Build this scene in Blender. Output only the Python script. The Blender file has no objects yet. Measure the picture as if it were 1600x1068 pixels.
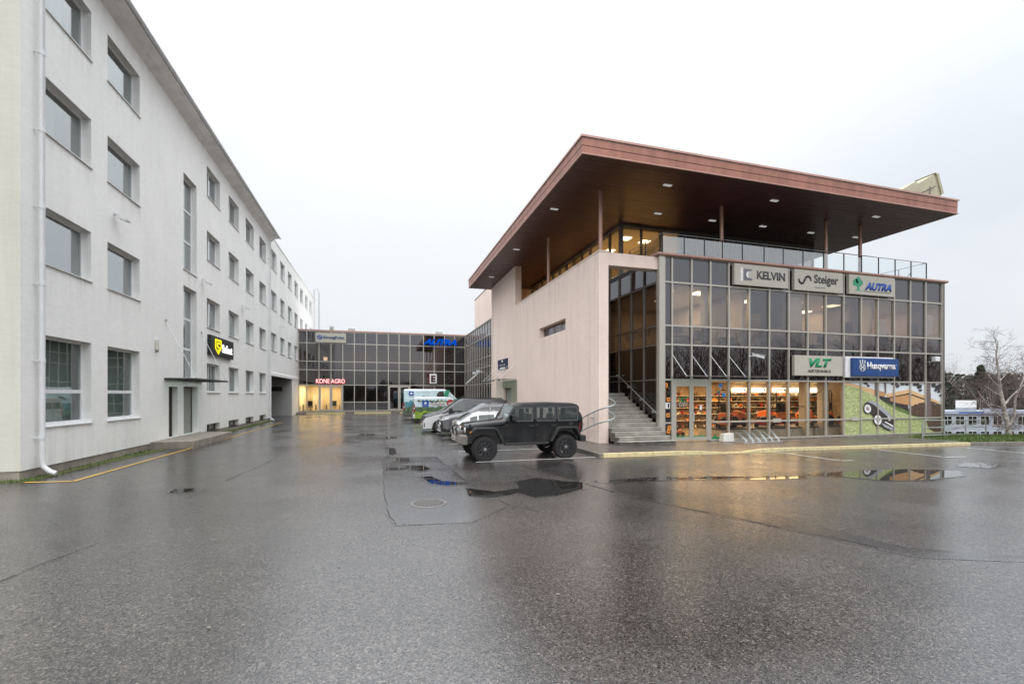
import bpy, bmesh, math, random
from mathutils import Vector, Matrix, Euler
R = math.radians
random.seed(7)
SC = bpy.context.scene
COL = SC.collection

# ------------------------------------------------------------------ camera
cam_d = bpy.data.cameras.new('camera'); cam = bpy.data.objects.new('camera', cam_d); COL.objects.link(cam)
cam.location = (0, 0, 2.2); cam.rotation_euler = (R(90), 0, R(-16.25))
cam_d.sensor_width = 36; cam_d.lens = 16.0; cam_d.shift_y = 0.0512; cam_d.clip_end = 3000; cam_d.clip_start = 0.05
SC.camera = cam
# ------------------------------------------------------------------ sky: bright overcast
world = bpy.data.worlds.new('World'); SC.world = world; world.use_nodes = True
wn = world.node_tree; wn.nodes.clear(); L = wn.links.new
def N(t, **k):
    n = wn.nodes.new(t)
    for a, b in k.items(): setattr(n, a, b)
    return n
SUN_EL, SUN_AZ = 55, 202
sky = N('ShaderNodeTexSky', sky_type='NISHITA', sun_disc=False, sun_elevation=R(SUN_EL), sun_rotation=R(SUN_AZ), air_density=1.0, dust_density=4.0)
tc = N('ShaderNodeTexCoord')
mp = N('ShaderNodeMapping'); mp.inputs['Scale'].default_value = (1.0, 1.0, 1.7)
L(tc.outputs['Generated'], mp.inputs['Vector'])
nz = N('ShaderNodeTexNoise'); nz.inputs['Scale'].default_value = 1.6; nz.inputs['Detail'].default_value = 5; nz.inputs['Roughness'].default_value = 0.5; nz.inputs['Distortion'].default_value = 0.4
L(mp.outputs['Vector'], nz.inputs['Vector'])
rp = N('ShaderNodeValToRGB'); rp.color_ramp.elements[0].position = 0.34; rp.color_ramp.elements[0].color = (0.52, 0.55, 0.585, 1)
rp.color_ramp.elements[1].position = 0.60; rp.color_ramp.elements[1].color = (0.61, 0.625, 0.64, 1)
L(nz.outputs['Fac'], rp.inputs['Fac'])
sx = N('ShaderNodeSeparateXYZ'); L(tc.outputs['Generated'], sx.inputs[0])
zc = N('ShaderNodeMath', operation='MAXIMUM'); zc.inputs[1].default_value = 0.0; L(sx.outputs['Z'], zc.inputs[0])
zp = N('ShaderNodeMath', operation='POWER'); zp.inputs[1].default_value = 3.0; L(zc.outputs[0], zp.inputs[0])   # overcast sky brightens towards the zenith
gr = N('ShaderNodeMath', operation='MULTIPLY_ADD'); gr.inputs[1].default_value = 2.6; gr.inputs[2].default_value = 1.0; L(zp.outputs[0], gr.inputs[0])
mul = N('ShaderNodeVectorMath', operation='SCALE'); L(rp.outputs['Color'], mul.inputs[0]); L(gr.outputs[0], mul.inputs['Scale'])
nis = N('ShaderNodeVectorMath', operation='SCALE'); nis.inputs['Scale'].default_value = 0.012; L(sky.outputs['Color'], nis.inputs[0])
add = N('ShaderNodeVectorMath', operation='ADD'); L(mul.outputs[0], add.inputs[0]); L(nis.outputs[0], add.inputs[1])
bg = N('ShaderNodeBackground'); bg.inputs['Strength'].default_value = 1.0; L(add.outputs[0], bg.inputs['Color'])
wo = N('ShaderNodeOutputWorld'); L(bg.outputs[0], wo.inputs['Surface'])
sun_d = bpy.data.lights.new('sun', 'SUN'); sun_d.energy = 1.5; sun_d.angle = R(90); sun_d.color = (1, 0.985, 0.96)
sun = bpy.data.objects.new('sun', sun_d); COL.objects.link(sun)
_az = R(SUN_AZ); _d = Vector((math.sin(_az) * math.cos(R(SUN_EL)), math.cos(_az) * math.cos(R(SUN_EL)), math.sin(R(SUN_EL))))
sun.rotation_euler = _d.to_track_quat('Z', 'Y').to_euler(); sun.location = (0, -20, 40)
SC.view_settings.view_transform = 'Standard'; SC.view_settings.look = 'None'; SC.view_settings.exposure = 0.46; SC.view_settings.gamma = 1.0
SC.view_settings.use_curve_mapping = False
SC.cycles.use_denoising = True
SC.cycles.max_bounces = 8; SC.cycles.transparent_max_bounces = 12; SC.cycles.glossy_bounces = 4; SC.cycles.diffuse_bounces = 3
SC.cycles.caustics_reflective = False; SC.cycles.caustics_refractive = False; SC.cycles.sample_clamp_indirect = 6

# ------------------------------------------------------------------ materials
MATS = {}
def nodes_of(name):
    m = bpy.data.materials.new(name); m.use_nodes = True; m.node_tree.nodes.clear(); MATS[name] = m
    return m, m.node_tree
def mk(nt, t, **k):
    n = nt.nodes.new(t)
    for a, b in k.items(): setattr(n, a, b)
    return n
def pos_noise(nt, scale, detail=3, rough=0.55, stretch=(1, 1, 1)):
    g = mk(nt, 'ShaderNodeNewGeometry'); m = mk(nt, 'ShaderNodeMapping'); m.inputs['Scale'].default_value = stretch
    nt.links.new(g.outputs['Position'], m.inputs['Vector'])
    n = mk(nt, 'ShaderNodeTexNoise'); n.inputs['Scale'].default_value = scale; n.inputs['Detail'].default_value = detail; n.inputs['Roughness'].default_value = rough
    nt.links.new(m.outputs[0], n.inputs['Vector'])
    return n
def ramp(nt, src, p0, c0, p1, c1):
    r = mk(nt, 'ShaderNodeValToRGB'); e = r.color_ramp.elements
    e[0].position = p0; e[0].color = c0 if len(c0) == 4 else (*c0, 1)
    e[1].position = p1; e[1].color = c1 if len(c1) == 4 else (*c1, 1)
    nt.links.new(src, r.inputs['Fac']); return r
def mixc(nt, fac, a, b, mode='MIX'):
    m = mk(nt, 'ShaderNodeMix', data_type='RGBA', blend_type=mode)
    for s, v in ((m.inputs[0], fac), (m.inputs[6], a), (m.inputs[7], b)):
        if hasattr(v, 'is_output'): nt.links.new(v, s)
        else: s.default_value = v if isinstance(v, (int, float)) else (*v, 1)[:4]
    return m.outputs[2]
def out(nt, sh): o = mk(nt, 'ShaderNodeOutputMaterial'); nt.links.new(sh, o.inputs['Surface'])
def plain(name, col, rough=0.5, metal=0.0, var=0.12, scale=6, bump=0.0, bscale=60, spec=0.5, coat=0.0, stretch=(1, 1, 1), ior=1.5):
    """principled with gentle large and fine colour variation"""
    m, nt = nodes_of(name); p = mk(nt, 'ShaderNodeBsdfPrincipled')
    n = pos_noise(nt, scale, 4, 0.6, stretch)
    r = ramp(nt, n.outputs['Fac'], 0.3, tuple(c * (1 - var) for c in col), 0.7, tuple(min(1, c * (1 + var)) for c in col))
    nt.links.new(r.outputs['Color'], p.inputs['Base Color'])
    p.inputs['Roughness'].default_value = rough; p.inputs['Metallic'].default_value = metal
    p.inputs['IOR'].default_value = ior; p.inputs['Specular IOR Level'].default_value = spec; p.inputs['Coat Weight'].default_value = coat; p.inputs['Coat Roughness'].default_value = 0.05
    if bump:
        b = mk(nt, 'ShaderNodeBump'); b.inputs['Strength'].default_value = bump; b.inputs['Distance'].default_value = 0.01
        n2 = pos_noise(nt, bscale, 3); nt.links.new(n2.outputs['Fac'], b.inputs['Height']); nt.links.new(b.outputs[0], p.inputs['Normal'])
    out(nt, p.outputs[0]); return m
def emit(name, col, s):
    m, nt = nodes_of(name); e = mk(nt, 'ShaderNodeEmission'); e.inputs['Color'].default_value = (*col, 1); e.inputs['Strength'].default_value = s; out(nt, e.outputs[0]); return m
def schlick(nt, r0):
    g = mk(nt, 'ShaderNodeNewGeometry'); d = mk(nt, 'ShaderNodeVectorMath', operation='DOT_PRODUCT')
    nt.links.new(g.outputs['Normal'], d.inputs[0]); nt.links.new(g.outputs['Incoming'], d.inputs[1])
    a = mk(nt, 'ShaderNodeMath', operation='ABSOLUTE'); nt.links.new(d.outputs['Value'], a.inputs[0])
    s = mk(nt, 'ShaderNodeMath', operation='SUBTRACT'); s.inputs[0].default_value = 1; nt.links.new(a.outputs[0], s.inputs[1])
    p = mk(nt, 'ShaderNodeMath', operation='POWER'); p.inputs[1].default_value = 5; nt.links.new(s.outputs[0], p.inputs[0])
    q = mk(nt, 'ShaderNodeMath', operation='MULTIPLY_ADD'); q.inputs[1].default_value = 1 - r0; q.inputs[2].default_value = r0; nt.links.new(p.outputs[0], q.inputs[0])
    return q.outputs[0]
def glass(name, tint, r0, refl=(1, 1, 1), wav=0.0, back=None, rough=0.0):
    """pane: mirror reflection by angle over a tinted clear (or an opaque dark) body"""
    m, nt = nodes_of(name); f = schlick(nt, r0)
    gl = mk(nt, 'ShaderNodeBsdfGlossy'); gl.inputs['Roughness'].default_value = rough; gl.inputs['Color'].default_value = (*refl, 1)
    if wav:
        n = pos_noise(nt, 1.1, 1); b = mk(nt, 'ShaderNodeBump'); b.inputs['Strength'].default_value = wav; b.inputs['Distance'].default_value = 0.02
        nt.links.new(n.outputs['Fac'], b.inputs['Height']); nt.links.new(b.outputs[0], gl.inputs['Normal'])
    if back: t = mk(nt, 'ShaderNodeBsdfDiffuse'); t.inputs['Color'].default_value = (*back, 1)
    else: t = mk(nt, 'ShaderNodeBsdfTransparent'); t.inputs['Color'].default_value = (*tint, 1)
    x = mk(nt, 'ShaderNodeMixShader'); nt.links.new(f, x.inputs[0]); nt.links.new(t.outputs[0], x.inputs[1]); nt.links.new(gl.outputs[0], x.inputs[2])
    out(nt, x.outputs[0]); return m
def render_wall(name, col, streak=0.12, dirt=(0.35, 0.32, 0.26)):
    """rendered wall: blotches, vertical rain streaks, fine grain"""
    m, nt = nodes_of(name); p = mk(nt, 'ShaderNodeBsdfPrincipled')
    n1 = pos_noise(nt, 0.5, 5, 0.6); n2 = pos_noise(nt, 2.2, 4, 0.65, (1, 1, 0.07)); n3 = pos_noise(nt, 9, 3, 0.6, (0.4, 0.4, 1.5))
    base = ramp(nt, n1.outputs['Fac'], 0.3, tuple(c * 0.96 for c in col), 0.7, tuple(c * 1.03 for c in col))
    st = ramp(nt, n2.outputs['Fac'], 0.5, (0, 0, 0), 0.8, (streak,) * 3)
    c = mixc(nt, st.outputs['Color'], base.outputs['Color'], dirt)
    fin = ramp(nt, n3.outputs['Fac'], 0.35, (0.97,) * 3, 0.65, (1.02,) * 3)
    c = mixc(nt, 1.0, c, fin.outputs['Color'], 'MULTIPLY')
    nt.links.new(c, p.inputs['Base Color']); p.inputs['Roughness'].default_value = 0.85; p.inputs['Specular IOR Level'].default_value = 0.25
    b = mk(nt, 'ShaderNodeBump'); b.inputs['Strength'].default_value = 0.35; b.inputs['Distance'].default_value = 0.006
    g = pos_noise(nt, 90, 3); nt.links.new(g.outputs['Fac'], b.inputs['Height']); nt.links.new(b.outputs[0], p.inputs['Normal'])
    out(nt, p.outputs[0]); return m
def asphalt_bsdf(nt, lo, hi, r_lo, r_hi, speck=0.5, wet_scale=0.35, bump=0.25, spec=0.85, scale=70):
    p = mk(nt, 'ShaderNodeBsdfPrincipled'); g = mk(nt, 'ShaderNodeNewGeometry')
    v = mk(nt, 'ShaderNodeTexVoronoi'); v.inputs['Scale'].default_value = scale; nt.links.new(g.outputs['Position'], v.inputs['Vector'])
    sp = mk(nt, 'ShaderNodeSeparateColor'); nt.links.new(v.outputs['Color'], sp.inputs[0])
    grain = ramp(nt, sp.outputs[0], 0.15, lo, 0.95, hi)
    chips = ramp(nt, sp.outputs[1], 0.84, (0, 0, 0), 1.0, (speck,) * 3)
    c = mixc(nt, chips.outputs['Color'], grain.outputs['Color'], (0.24, 0.205, 0.18))
    mid = pos_noise(nt, 14, 4, 0.7); mt = ramp(nt, mid.outputs['Fac'], 0.3, (0.6,) * 3, 0.7, (1.35,) * 3)
    c = mixc(nt, 1.0, c, mt.outputs['Color'], 'MULTIPLY')
    big = pos_noise(nt, 0.45, 5, 0.6); bt = ramp(nt, big.outputs['Fac'], 0.32, (0.72,) * 3, 0.68, (1.2,) * 3)
    c = mixc(nt, 1.0, c, bt.outputs['Color'], 'MULTIPLY')
    nt.links.new(c, p.inputs['Base Color'])
    w = pos_noise(nt, wet_scale, 6, 0.62); wr = ramp(nt, w.outputs['Fac'], 0.36, (r_lo,) * 3, 0.62, (r_hi,) * 3)
    gr_ = ramp(nt, sp.outputs[2], 0.0, (0.55,) * 3, 1.0, (1.6,) * 3)
    rr_ = mixc(nt, 1.0, wr.outputs['Color'], gr_.outputs['Color'], 'MULTIPLY')
    nt.links.new(rr_, p.inputs['Roughness'])
    sl = ramp(nt, sp.outputs[2], 0.0, (spec * 1.15,) * 3, 1.0, (spec * 0.55,) * 3); nt.links.new(sl.outputs['Color'], p.inputs['Specular IOR Level']); p.inputs['IOR'].default_value = 2.1
    b = mk(nt, 'ShaderNodeBump'); b.inputs['Strength'].default_value = bump; b.inputs['Distance'].default_value = 0.004
    nt.links.new(v.outputs['Distance'], b.inputs['Height']); nt.links.new(b.outputs[0], p.inputs['Normal'])
    return p.outputs[0]
ASPH = {'asphalt': dict(lo=(0.006, 0.0055, 0.0055), hi=(0.082, 0.073, 0.067), r_lo=0.14, r_hi=0.29, speck=0.7),
        'asphalt_patch': dict(lo=(0.012, 0.012, 0.013), hi=(0.055, 0.052, 0.050), r_lo=0.10, r_hi=0.22, speck=0.3, wet_scale=0.8, bump=0.15),
        'asphalt_new': dict(lo=(0.006, 0.006, 0.0065), hi=(0.046, 0.043, 0.043), r_lo=0.10, r_hi=0.22, speck=0.5, wet_scale=0.5, bump=0.2)}
for _n, _k in ASPH.items():
    m, nt = nodes_of(_n); out(nt, asphalt_bsdf(nt, **_k))
m, nt = nodes_of('pavement'); out(nt, asphalt_bsdf(nt, (0.050, 0.042, 0.036), (0.16, 0.14, 0.122), 0.30, 0.45, 0.2, 0.6, 0.3, 0.35))
def water_bsdf(nt):
    p = mk(nt, 'ShaderNodeBsdfPrincipled'); p.inputs['Base Color'].default_value = (0.018, 0.0165, 0.0155, 1); p.inputs['Roughness'].default_value = 0.015; p.inputs['IOR'].default_value = 1.33
    p.inputs['Specular IOR Level'].default_value = 0.9; return p.outputs[0]
def blended(name, base, other):
    """two surfaces on one sheet, feathered from its rim (attribute edge = 0) inwards (1) with a ragged noise border"""
    m, nt = nodes_of(name); a = mk(nt, 'ShaderNodeAttribute'); a.attribute_name = 'edge'
    n = pos_noise(nt, 5.0, 5, 0.65); ad = mk(nt, 'ShaderNodeMath', operation='MULTIPLY_ADD'); ad.inputs[1].default_value = 0.9; nt.links.new(n.outputs['Fac'], ad.inputs[0]); nt.links.new(a.outputs['Fac'], ad.inputs[2])
    mr = mk(nt, 'ShaderNodeMapRange', interpolation_type='SMOOTHSTEP'); mr.inputs['From Min'].default_value = 0.82; mr.inputs['From Max'].default_value = 1.12; nt.links.new(ad.outputs[0], mr.inputs['Value'])
    x = mk(nt, 'ShaderNodeMixShader'); nt.links.new(mr.outputs['Result'], x.inputs[0]); nt.links.new(base(nt), x.inputs[1]); nt.links.new(other(nt), x.inputs[2]); out(nt, x.outputs[0]); return m
for _n in ASPH: blended('puddle_' + _n, lambda t, k=ASPH[_n]: asphalt_bsdf(t, **k), water_bsdf)
blended('patch_blend', lambda t: asphalt_bsdf(t, **ASPH['asphalt']), lambda t: asphalt_bsdf(t, **ASPH['asphalt_patch']))
blended('field_blend', lambda t: asphalt_bsdf(t, **ASPH['asphalt']), lambda t: asphalt_bsdf(t, **ASPH['asphalt_new']))
render_wall('white_render', (0.90, 0.90, 0.875), 0.10)
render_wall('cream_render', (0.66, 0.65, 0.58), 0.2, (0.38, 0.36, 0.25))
render_wall('pink_render', (0.89, 0.735, 0.655), 0.26, (0.36, 0.30, 0.24))
render_wall('grey_render', (0.42, 0.42, 0.41), 0.2)
render_wall('green_render', (0.34, 0.33, 0.26), 0.25)
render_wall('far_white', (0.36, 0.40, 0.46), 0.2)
plain('concrete', (0.27, 0.24, 0.205), 0.8, var=0.3, scale=3, bump=0.4)
plain('step_stone', (0.34, 0.33, 0.29), 0.55, var=0.28, scale=2.5, bump=0.25)
plain('step_dark', (0.10, 0.092, 0.08), 0.6, var=0.5, scale=5, bump=0.25)  # darker than the tread stone, for step bodies and the rear flight
plain('kerb', (0.20, 0.18, 0.16), 0.6, var=0.25, scale=5, bump=0.4)
plain('kerb_yellow', (0.62, 0.53, 0.30), 0.55, var=0.25, scale=7, bump=0.3)
plain('line_yellow', (0.62, 0.38, 0.07), 0.4, var=0.25, scale=9)
plain('line_white', (0.62, 0.62, 0.60), 0.4, var=0.2, scale=12)
plain('white_pvc', (0.78, 0.79, 0.80), 0.3, var=0.03)
plain('white_metal', (0.72, 0.73, 0.74), 0.35, var=0.06, scale=2)
plain('sill_metal', (0.62, 0.62, 0.60), 0.35, 0.2, var=0.06)
plain('eave_metal', (0.82, 0.80, 0.77), 0.5, 0.1, var=0.15, scale=1.2)
plain('mullion', (0.50, 0.475, 0.42), 0.38, 0.35, var=0.05)
plain('mullion_dark', (0.20, 0.185, 0.165), 0.4, 0.3, var=0.08)
plain('copper', (0.33, 0.145, 0.105), 0.42, 0.25, var=0.22, scale=2.2, stretch=(1, 1, 0.25))
plain('copper_cap', (0.48, 0.28, 0.23), 0.40, 0.2, var=0.12, scale=2)
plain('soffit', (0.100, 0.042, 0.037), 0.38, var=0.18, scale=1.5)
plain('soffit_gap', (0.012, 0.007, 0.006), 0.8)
plain('column', (0.44, 0.26, 0.20), 0.4, 0.2, var=0.1)
plain('steel', (0.55, 0.57, 0.58), 0.3, 0.85, var=0.08)
plain('galvanised', (0.44, 0.48, 0.49), 0.4, 0.7, var=0.14, scale=14)
plain('dark_metal', (0.035, 0.035, 0.037), 0.4, 0.3)
plain('door_brown', (0.045, 0.032, 0.025), 0.4)
plain('door_grey', (0.30, 0.31, 0.28), 0.45)
plain('black', (0.006, 0.006, 0.006), 0.6)
plain('interior_dark', (0.05, 0.045, 0.04), 0.9)
plain('interior_warm', (0.60, 0.54, 0.46), 0.8, var=0.08, scale=1)
plain('interior_ceiling', (0.70, 0.66, 0.58), 0.8, var=0.03)
plain('shop_wall', (0.36, 0.27, 0.18), 0.8, var=0.3, scale=4)
plain('interior_floor', (0.20, 0.16, 0.12), 0.5)
plain('interior_white', (0.66, 0.64, 0.60), 0.7)
plain('curtain', (0.56, 0.62, 0.61), 0.9, var=0.10, scale=3, stretch=(6, 6, 0.1))
plain('blind', (0.62, 0.61, 0.60), 0.9, var=0.04)
plain('sign_beige', (0.47, 0.45, 0.39), 0.35, var=0.04)
plain('sign_black', (0.010, 0.011, 0.013), 0.3)
plain('sign_white', (0.80, 0.80, 0.80), 0.3)
plain('sign_blue', (0.013, 0.06, 0.22), 0.3)
plain('navy', (0.010, 0.022, 0.075), 0.35)
plain('letter_grey', (0.075, 0.072, 0.08), 0.4)
plain('letter_green', (0.0, 0.24, 0.095), 0.4)
plain('letter_blue', (0.012, 0.075, 0.42), 0.35)
plain('letter_dark', (0.02, 0.02, 0.022), 0.4)
plain('logo_grey', (0.16, 0.16, 0.20), 0.4)
plain('leaf_green', (0.03, 0.30, 0.17), 0.5)
plain('orange', (0.62, 0.14, 0.02), 0.4)
plain('orange_tag', (0.85, 0.30, 0.05), 0.5)
plain('cyan_tag', (0.02, 0.30, 0.75), 0.5)
plain('red', (0.50, 0.025, 0.02), 0.4)
plain('moss', (0.075, 0.095, 0.02), 0.95, var=0.5, scale=6, bump=1.0, bscale=40)
plain('bark_white', (0.52, 0.48, 0.44), 0.85, var=0.30, scale=4, stretch=(1, 1, 3))
plain('bark_brown', (0.085, 0.062, 0.052), 0.9, var=0.3)
plain('bark_grey', (0.060, 0.050, 0.045), 0.9, var=0.3)
plain('twig', (0.15, 0.105, 0.10), 0.9, var=0.25, scale=2)
plain('needles', (0.028, 0.045, 0.022), 0.9, var=0.5, scale=1.2)
plain('grass', (0.075, 0.115, 0.022), 0.8, var=0.45, scale=3)
plain('soil', (0.060, 0.050, 0.035), 0.95, var=0.4, scale=1.5, bump=0.5)
plain('tyre', (0.009, 0.009, 0.0095), 0.75, var=0.2, scale=20, bump=0.4, bscale=70)
plain('rim_dark', (0.060, 0.060, 0.064), 0.35, 0.6)
plain('rim_silver', (0.45, 0.45, 0.46), 0.25, 0.9)
plain('chrome', (0.70, 0.70, 0.72), 0.08, 1.0, var=0.02)
m, nt = nodes_of('paint_black')                          # glossy black paint with dried road film and runs on the lower doors
p = mk(nt, 'ShaderNodeBsdfPrincipled'); g = mk(nt, 'ShaderNodeNewGeometry'); sz = mk(nt, 'ShaderNodeSeparateXYZ'); nt.links.new(g.outputs['Position'], sz.inputs[0])
n1 = pos_noise(nt, 1.6, 5, 0.6, (1, 1, 0.8)); n2 = pos_noise(nt, 5, 3, 0.6, (1, 1, 0.25)); hz = mk(nt, 'ShaderNodeMapRange'); hz.inputs['From Min'].default_value = 1.25; hz.inputs['From Max'].default_value = 0.75; nt.links.new(sz.outputs['Z'], hz.inputs['Value'])
d1 = ramp(nt, n1.outputs['Fac'], 0.42, (0, 0, 0), 0.58, (1, 1, 1)); d2 = ramp(nt, n2.outputs['Fac'], 0.35, (1, 1, 1), 0.62, (0.25, 0.25, 0.25))
dm = mixc(nt, 1.0, d1.outputs['Color'], d2.outputs['Color'], 'MULTIPLY'); dm = mixc(nt, 1.0, dm, hz.outputs['Result'], 'MULTIPLY')
c = mixc(nt, dm, (0.003, 0.0034, 0.0045), (0.022, 0.022, 0.022)); nt.links.new(c, p.inputs['Base Color']); rr_ = mixc(nt, dm, (0.04, 0.04, 0.04), (0.35, 0.35, 0.35)); nt.links.new(rr_, p.inputs['Roughness']); p.inputs['Specular IOR Level'].default_value = 0.7
out(nt, p.outputs[0])
plain('paint_charcoal', (0.050, 0.050, 0.058), 0.25, 0.3, var=0.05, coat=0.8)
plain('paint_white', (0.72, 0.73, 0.74), 0.25, var=0.02, coat=0.8)
plain('paint_silver', (0.50, 0.51, 0.53), 0.25, 0.5, var=0.03, coat=0.8)
plain('paint_grey', (0.17, 0.17, 0.18), 0.25, 0.5, var=0.05, coat=0.8)
plain('plastic_black', (0.018, 0.0185, 0.019), 0.5, var=0.15)
plain('trim_grey', (0.07, 0.07, 0.072), 0.45)
plain('plastic_grey', (0.15, 0.14, 0.13), 0.5, var=0.15)
plain('lamp_clear', (0.62, 0.64, 0.64), 0.08, var=0.15, scale=15, coat=1.0)
plain('lamp_red', (0.42, 0.012, 0.012), 0.1, coat=1.0)
plain('lamp_amber', (0.60, 0.20, 0.02), 0.2, coat=1.0)
plain('plate', (0.70, 0.70, 0.68), 0.35)
plain('wrap_sky', (0.58, 0.74, 0.80), 0.28, var=0.16, scale=2.5, coat=0.5)
plain('wrap_teal', (0.06, 0.24, 0.30), 0.28, var=0.7, scale=4, coat=0.5)
plain('wrap_forest', (0.10, 0.17, 0.09), 0.28, var=0.8, scale=5, coat=0.5)
plain('wrap_lime', (0.30, 0.47, 0.06), 0.28, var=0.18, scale=3, coat=0.5)
plain('print_grass', (0.42, 0.47, 0.22), 0.35, var=0.42, scale=7, stretch=(1, 1, 1.6))
plain('print_grass_dark', (0.13, 0.19, 0.06), 0.35, var=0.5, scale=8)
plain('print_sky', (0.72, 0.77, 0.82), 0.35, var=0.06)
plain('print_wood', (0.56, 0.30, 0.14), 0.35, var=0.15, scale=9, stretch=(5, 1, 0.3))
plain('print_wood_light', (0.72, 0.46, 0.24), 0.35, var=0.08)
plain('print_dark', (0.05, 0.042, 0.04), 0.35, var=0.5, scale=8)
plain('print_bush', (0.10, 0.062, 0.045), 0.35, var=0.7, scale=10)
plain('print_trunk', (0.17, 0.135, 0.135), 0.35, var=0.3, scale=9)
plain('print_grey', (0.36, 0.38, 0.42), 0.35, var=0.15, scale=12)
glass('glass_dim', (0.46, 0.44, 0.43), 0.13, (0.92, 0.93, 1.0), 0.03)
glass('glass_facade', (0.80, 0.76, 0.72), 0.115, (0.92, 0.93, 1.0), 0.03)
glass('glass_shop', (0.80, 0.78, 0.74), 0.035, (1, 1, 1), 0.02)
glass('glass_dark', (0.36, 0.32, 0.30), 0.13, (0.95, 0.95, 1.0), 0.05)
glass('spandrel', None, 0.14, (0.92, 0.93, 1.0), 0.03, (0.022, 0.017, 0.016))
glass('spandrel_brown', None, 0.11, (0.95, 0.93, 0.93), 0.03, (0.012, 0.008, 0.007))
glass('glass_window', (0.68, 0.74, 0.72), 0.34, (0.96, 0.98, 1.0), 0.03)
glass('glass_window_low', (0.78, 0.82, 0.80), 0.13, (0.96, 0.98, 1.0), 0.03)
glass('glass_rail', (0.92, 0.95, 0.96), 0.20, (1, 1, 1), 0.02)
glass('glass_canopy', (0.72, 0.78, 0.76), 0.06)
glass('car_glass', None, 0.085, (0.95, 1.0, 0.99), 0.0, (0.012, 0.014, 0.015))
glass('jeep_glass', (0.52, 0.56, 0.56), 0.055, (0.95, 1.0, 0.99))
glass('jeep_screen', (0.80, 0.86, 0.85), 0.09, (0.95, 1.0, 0.99))
glass('car_screen', None, 0.16, (0.95, 1.0, 0.98), 0.0, (0.03, 0.04, 0.038))
plain('ply', (0.46, 0.43, 0.31), 0.7, var=0.15, scale=2)
emit('downlight', (0.95, 0.93, 0.9), 0.30)
plain('logo_blue', (0.03, 0.10, 0.24), 0.4)
plain('letter_maroon', (0.06, 0.012, 0.015), 0.4)
m, nt = nodes_of('rain_stain')                           # dirt runs below sills and copings, clear between the runs
a_ = mk(nt, 'ShaderNodeAttribute'); a_.attribute_name = 'edge'; n_ = pos_noise(nt, 3.2, 5, 0.7, (1, 1, 0.05)); r_ = ramp(nt, n_.outputs['Fac'], 0.46, (0, 0, 0), 0.74, (1, 1, 1))
mu = mk(nt, 'ShaderNodeMath', operation='MULTIPLY'); nt.links.new(r_.outputs['Color'], mu.inputs[0]); nt.links.new(a_.outputs['Fac'], mu.inputs[1]); m2 = mk(nt, 'ShaderNodeMath', operation='MULTIPLY'); m2.inputs[1].default_value = 0.15; nt.links.new(mu.outputs[0], m2.inputs[0])
t_ = mk(nt, 'ShaderNodeBsdfTransparent'); d_ = mk(nt, 'ShaderNodeBsdfDiffuse'); d_.inputs['Color'].default_value = (0.26, 0.235, 0.19, 1); x_ = mk(nt, 'ShaderNodeMixShader'); nt.links.new(m2.outputs[0], x_.inputs[0]); nt.links.new(t_.outputs[0], x_.inputs[1]); nt.links.new(d_.outputs[0], x_.inputs[2]); out(nt, x_.outputs[0])
emit('light_panel', (1.0, 0.80, 0.52), 5.0)
emit('light_white', (1.0, 0.93, 0.80), 3.0)
emit('neon_red', (1.0, 0.06, 0.08), 1.0)
emit('neon_core', (1.0, 0.62, 0.60), 1.4)
emit('sign_yellow_lit', (0.95, 0.85, 0.02), 1.0)
emit('sign_white_lit', (1.0, 1.0, 0.97), 1.0)
emit('letters_blue_lit', (0.0, 0.12, 0.80), 0.5)

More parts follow.
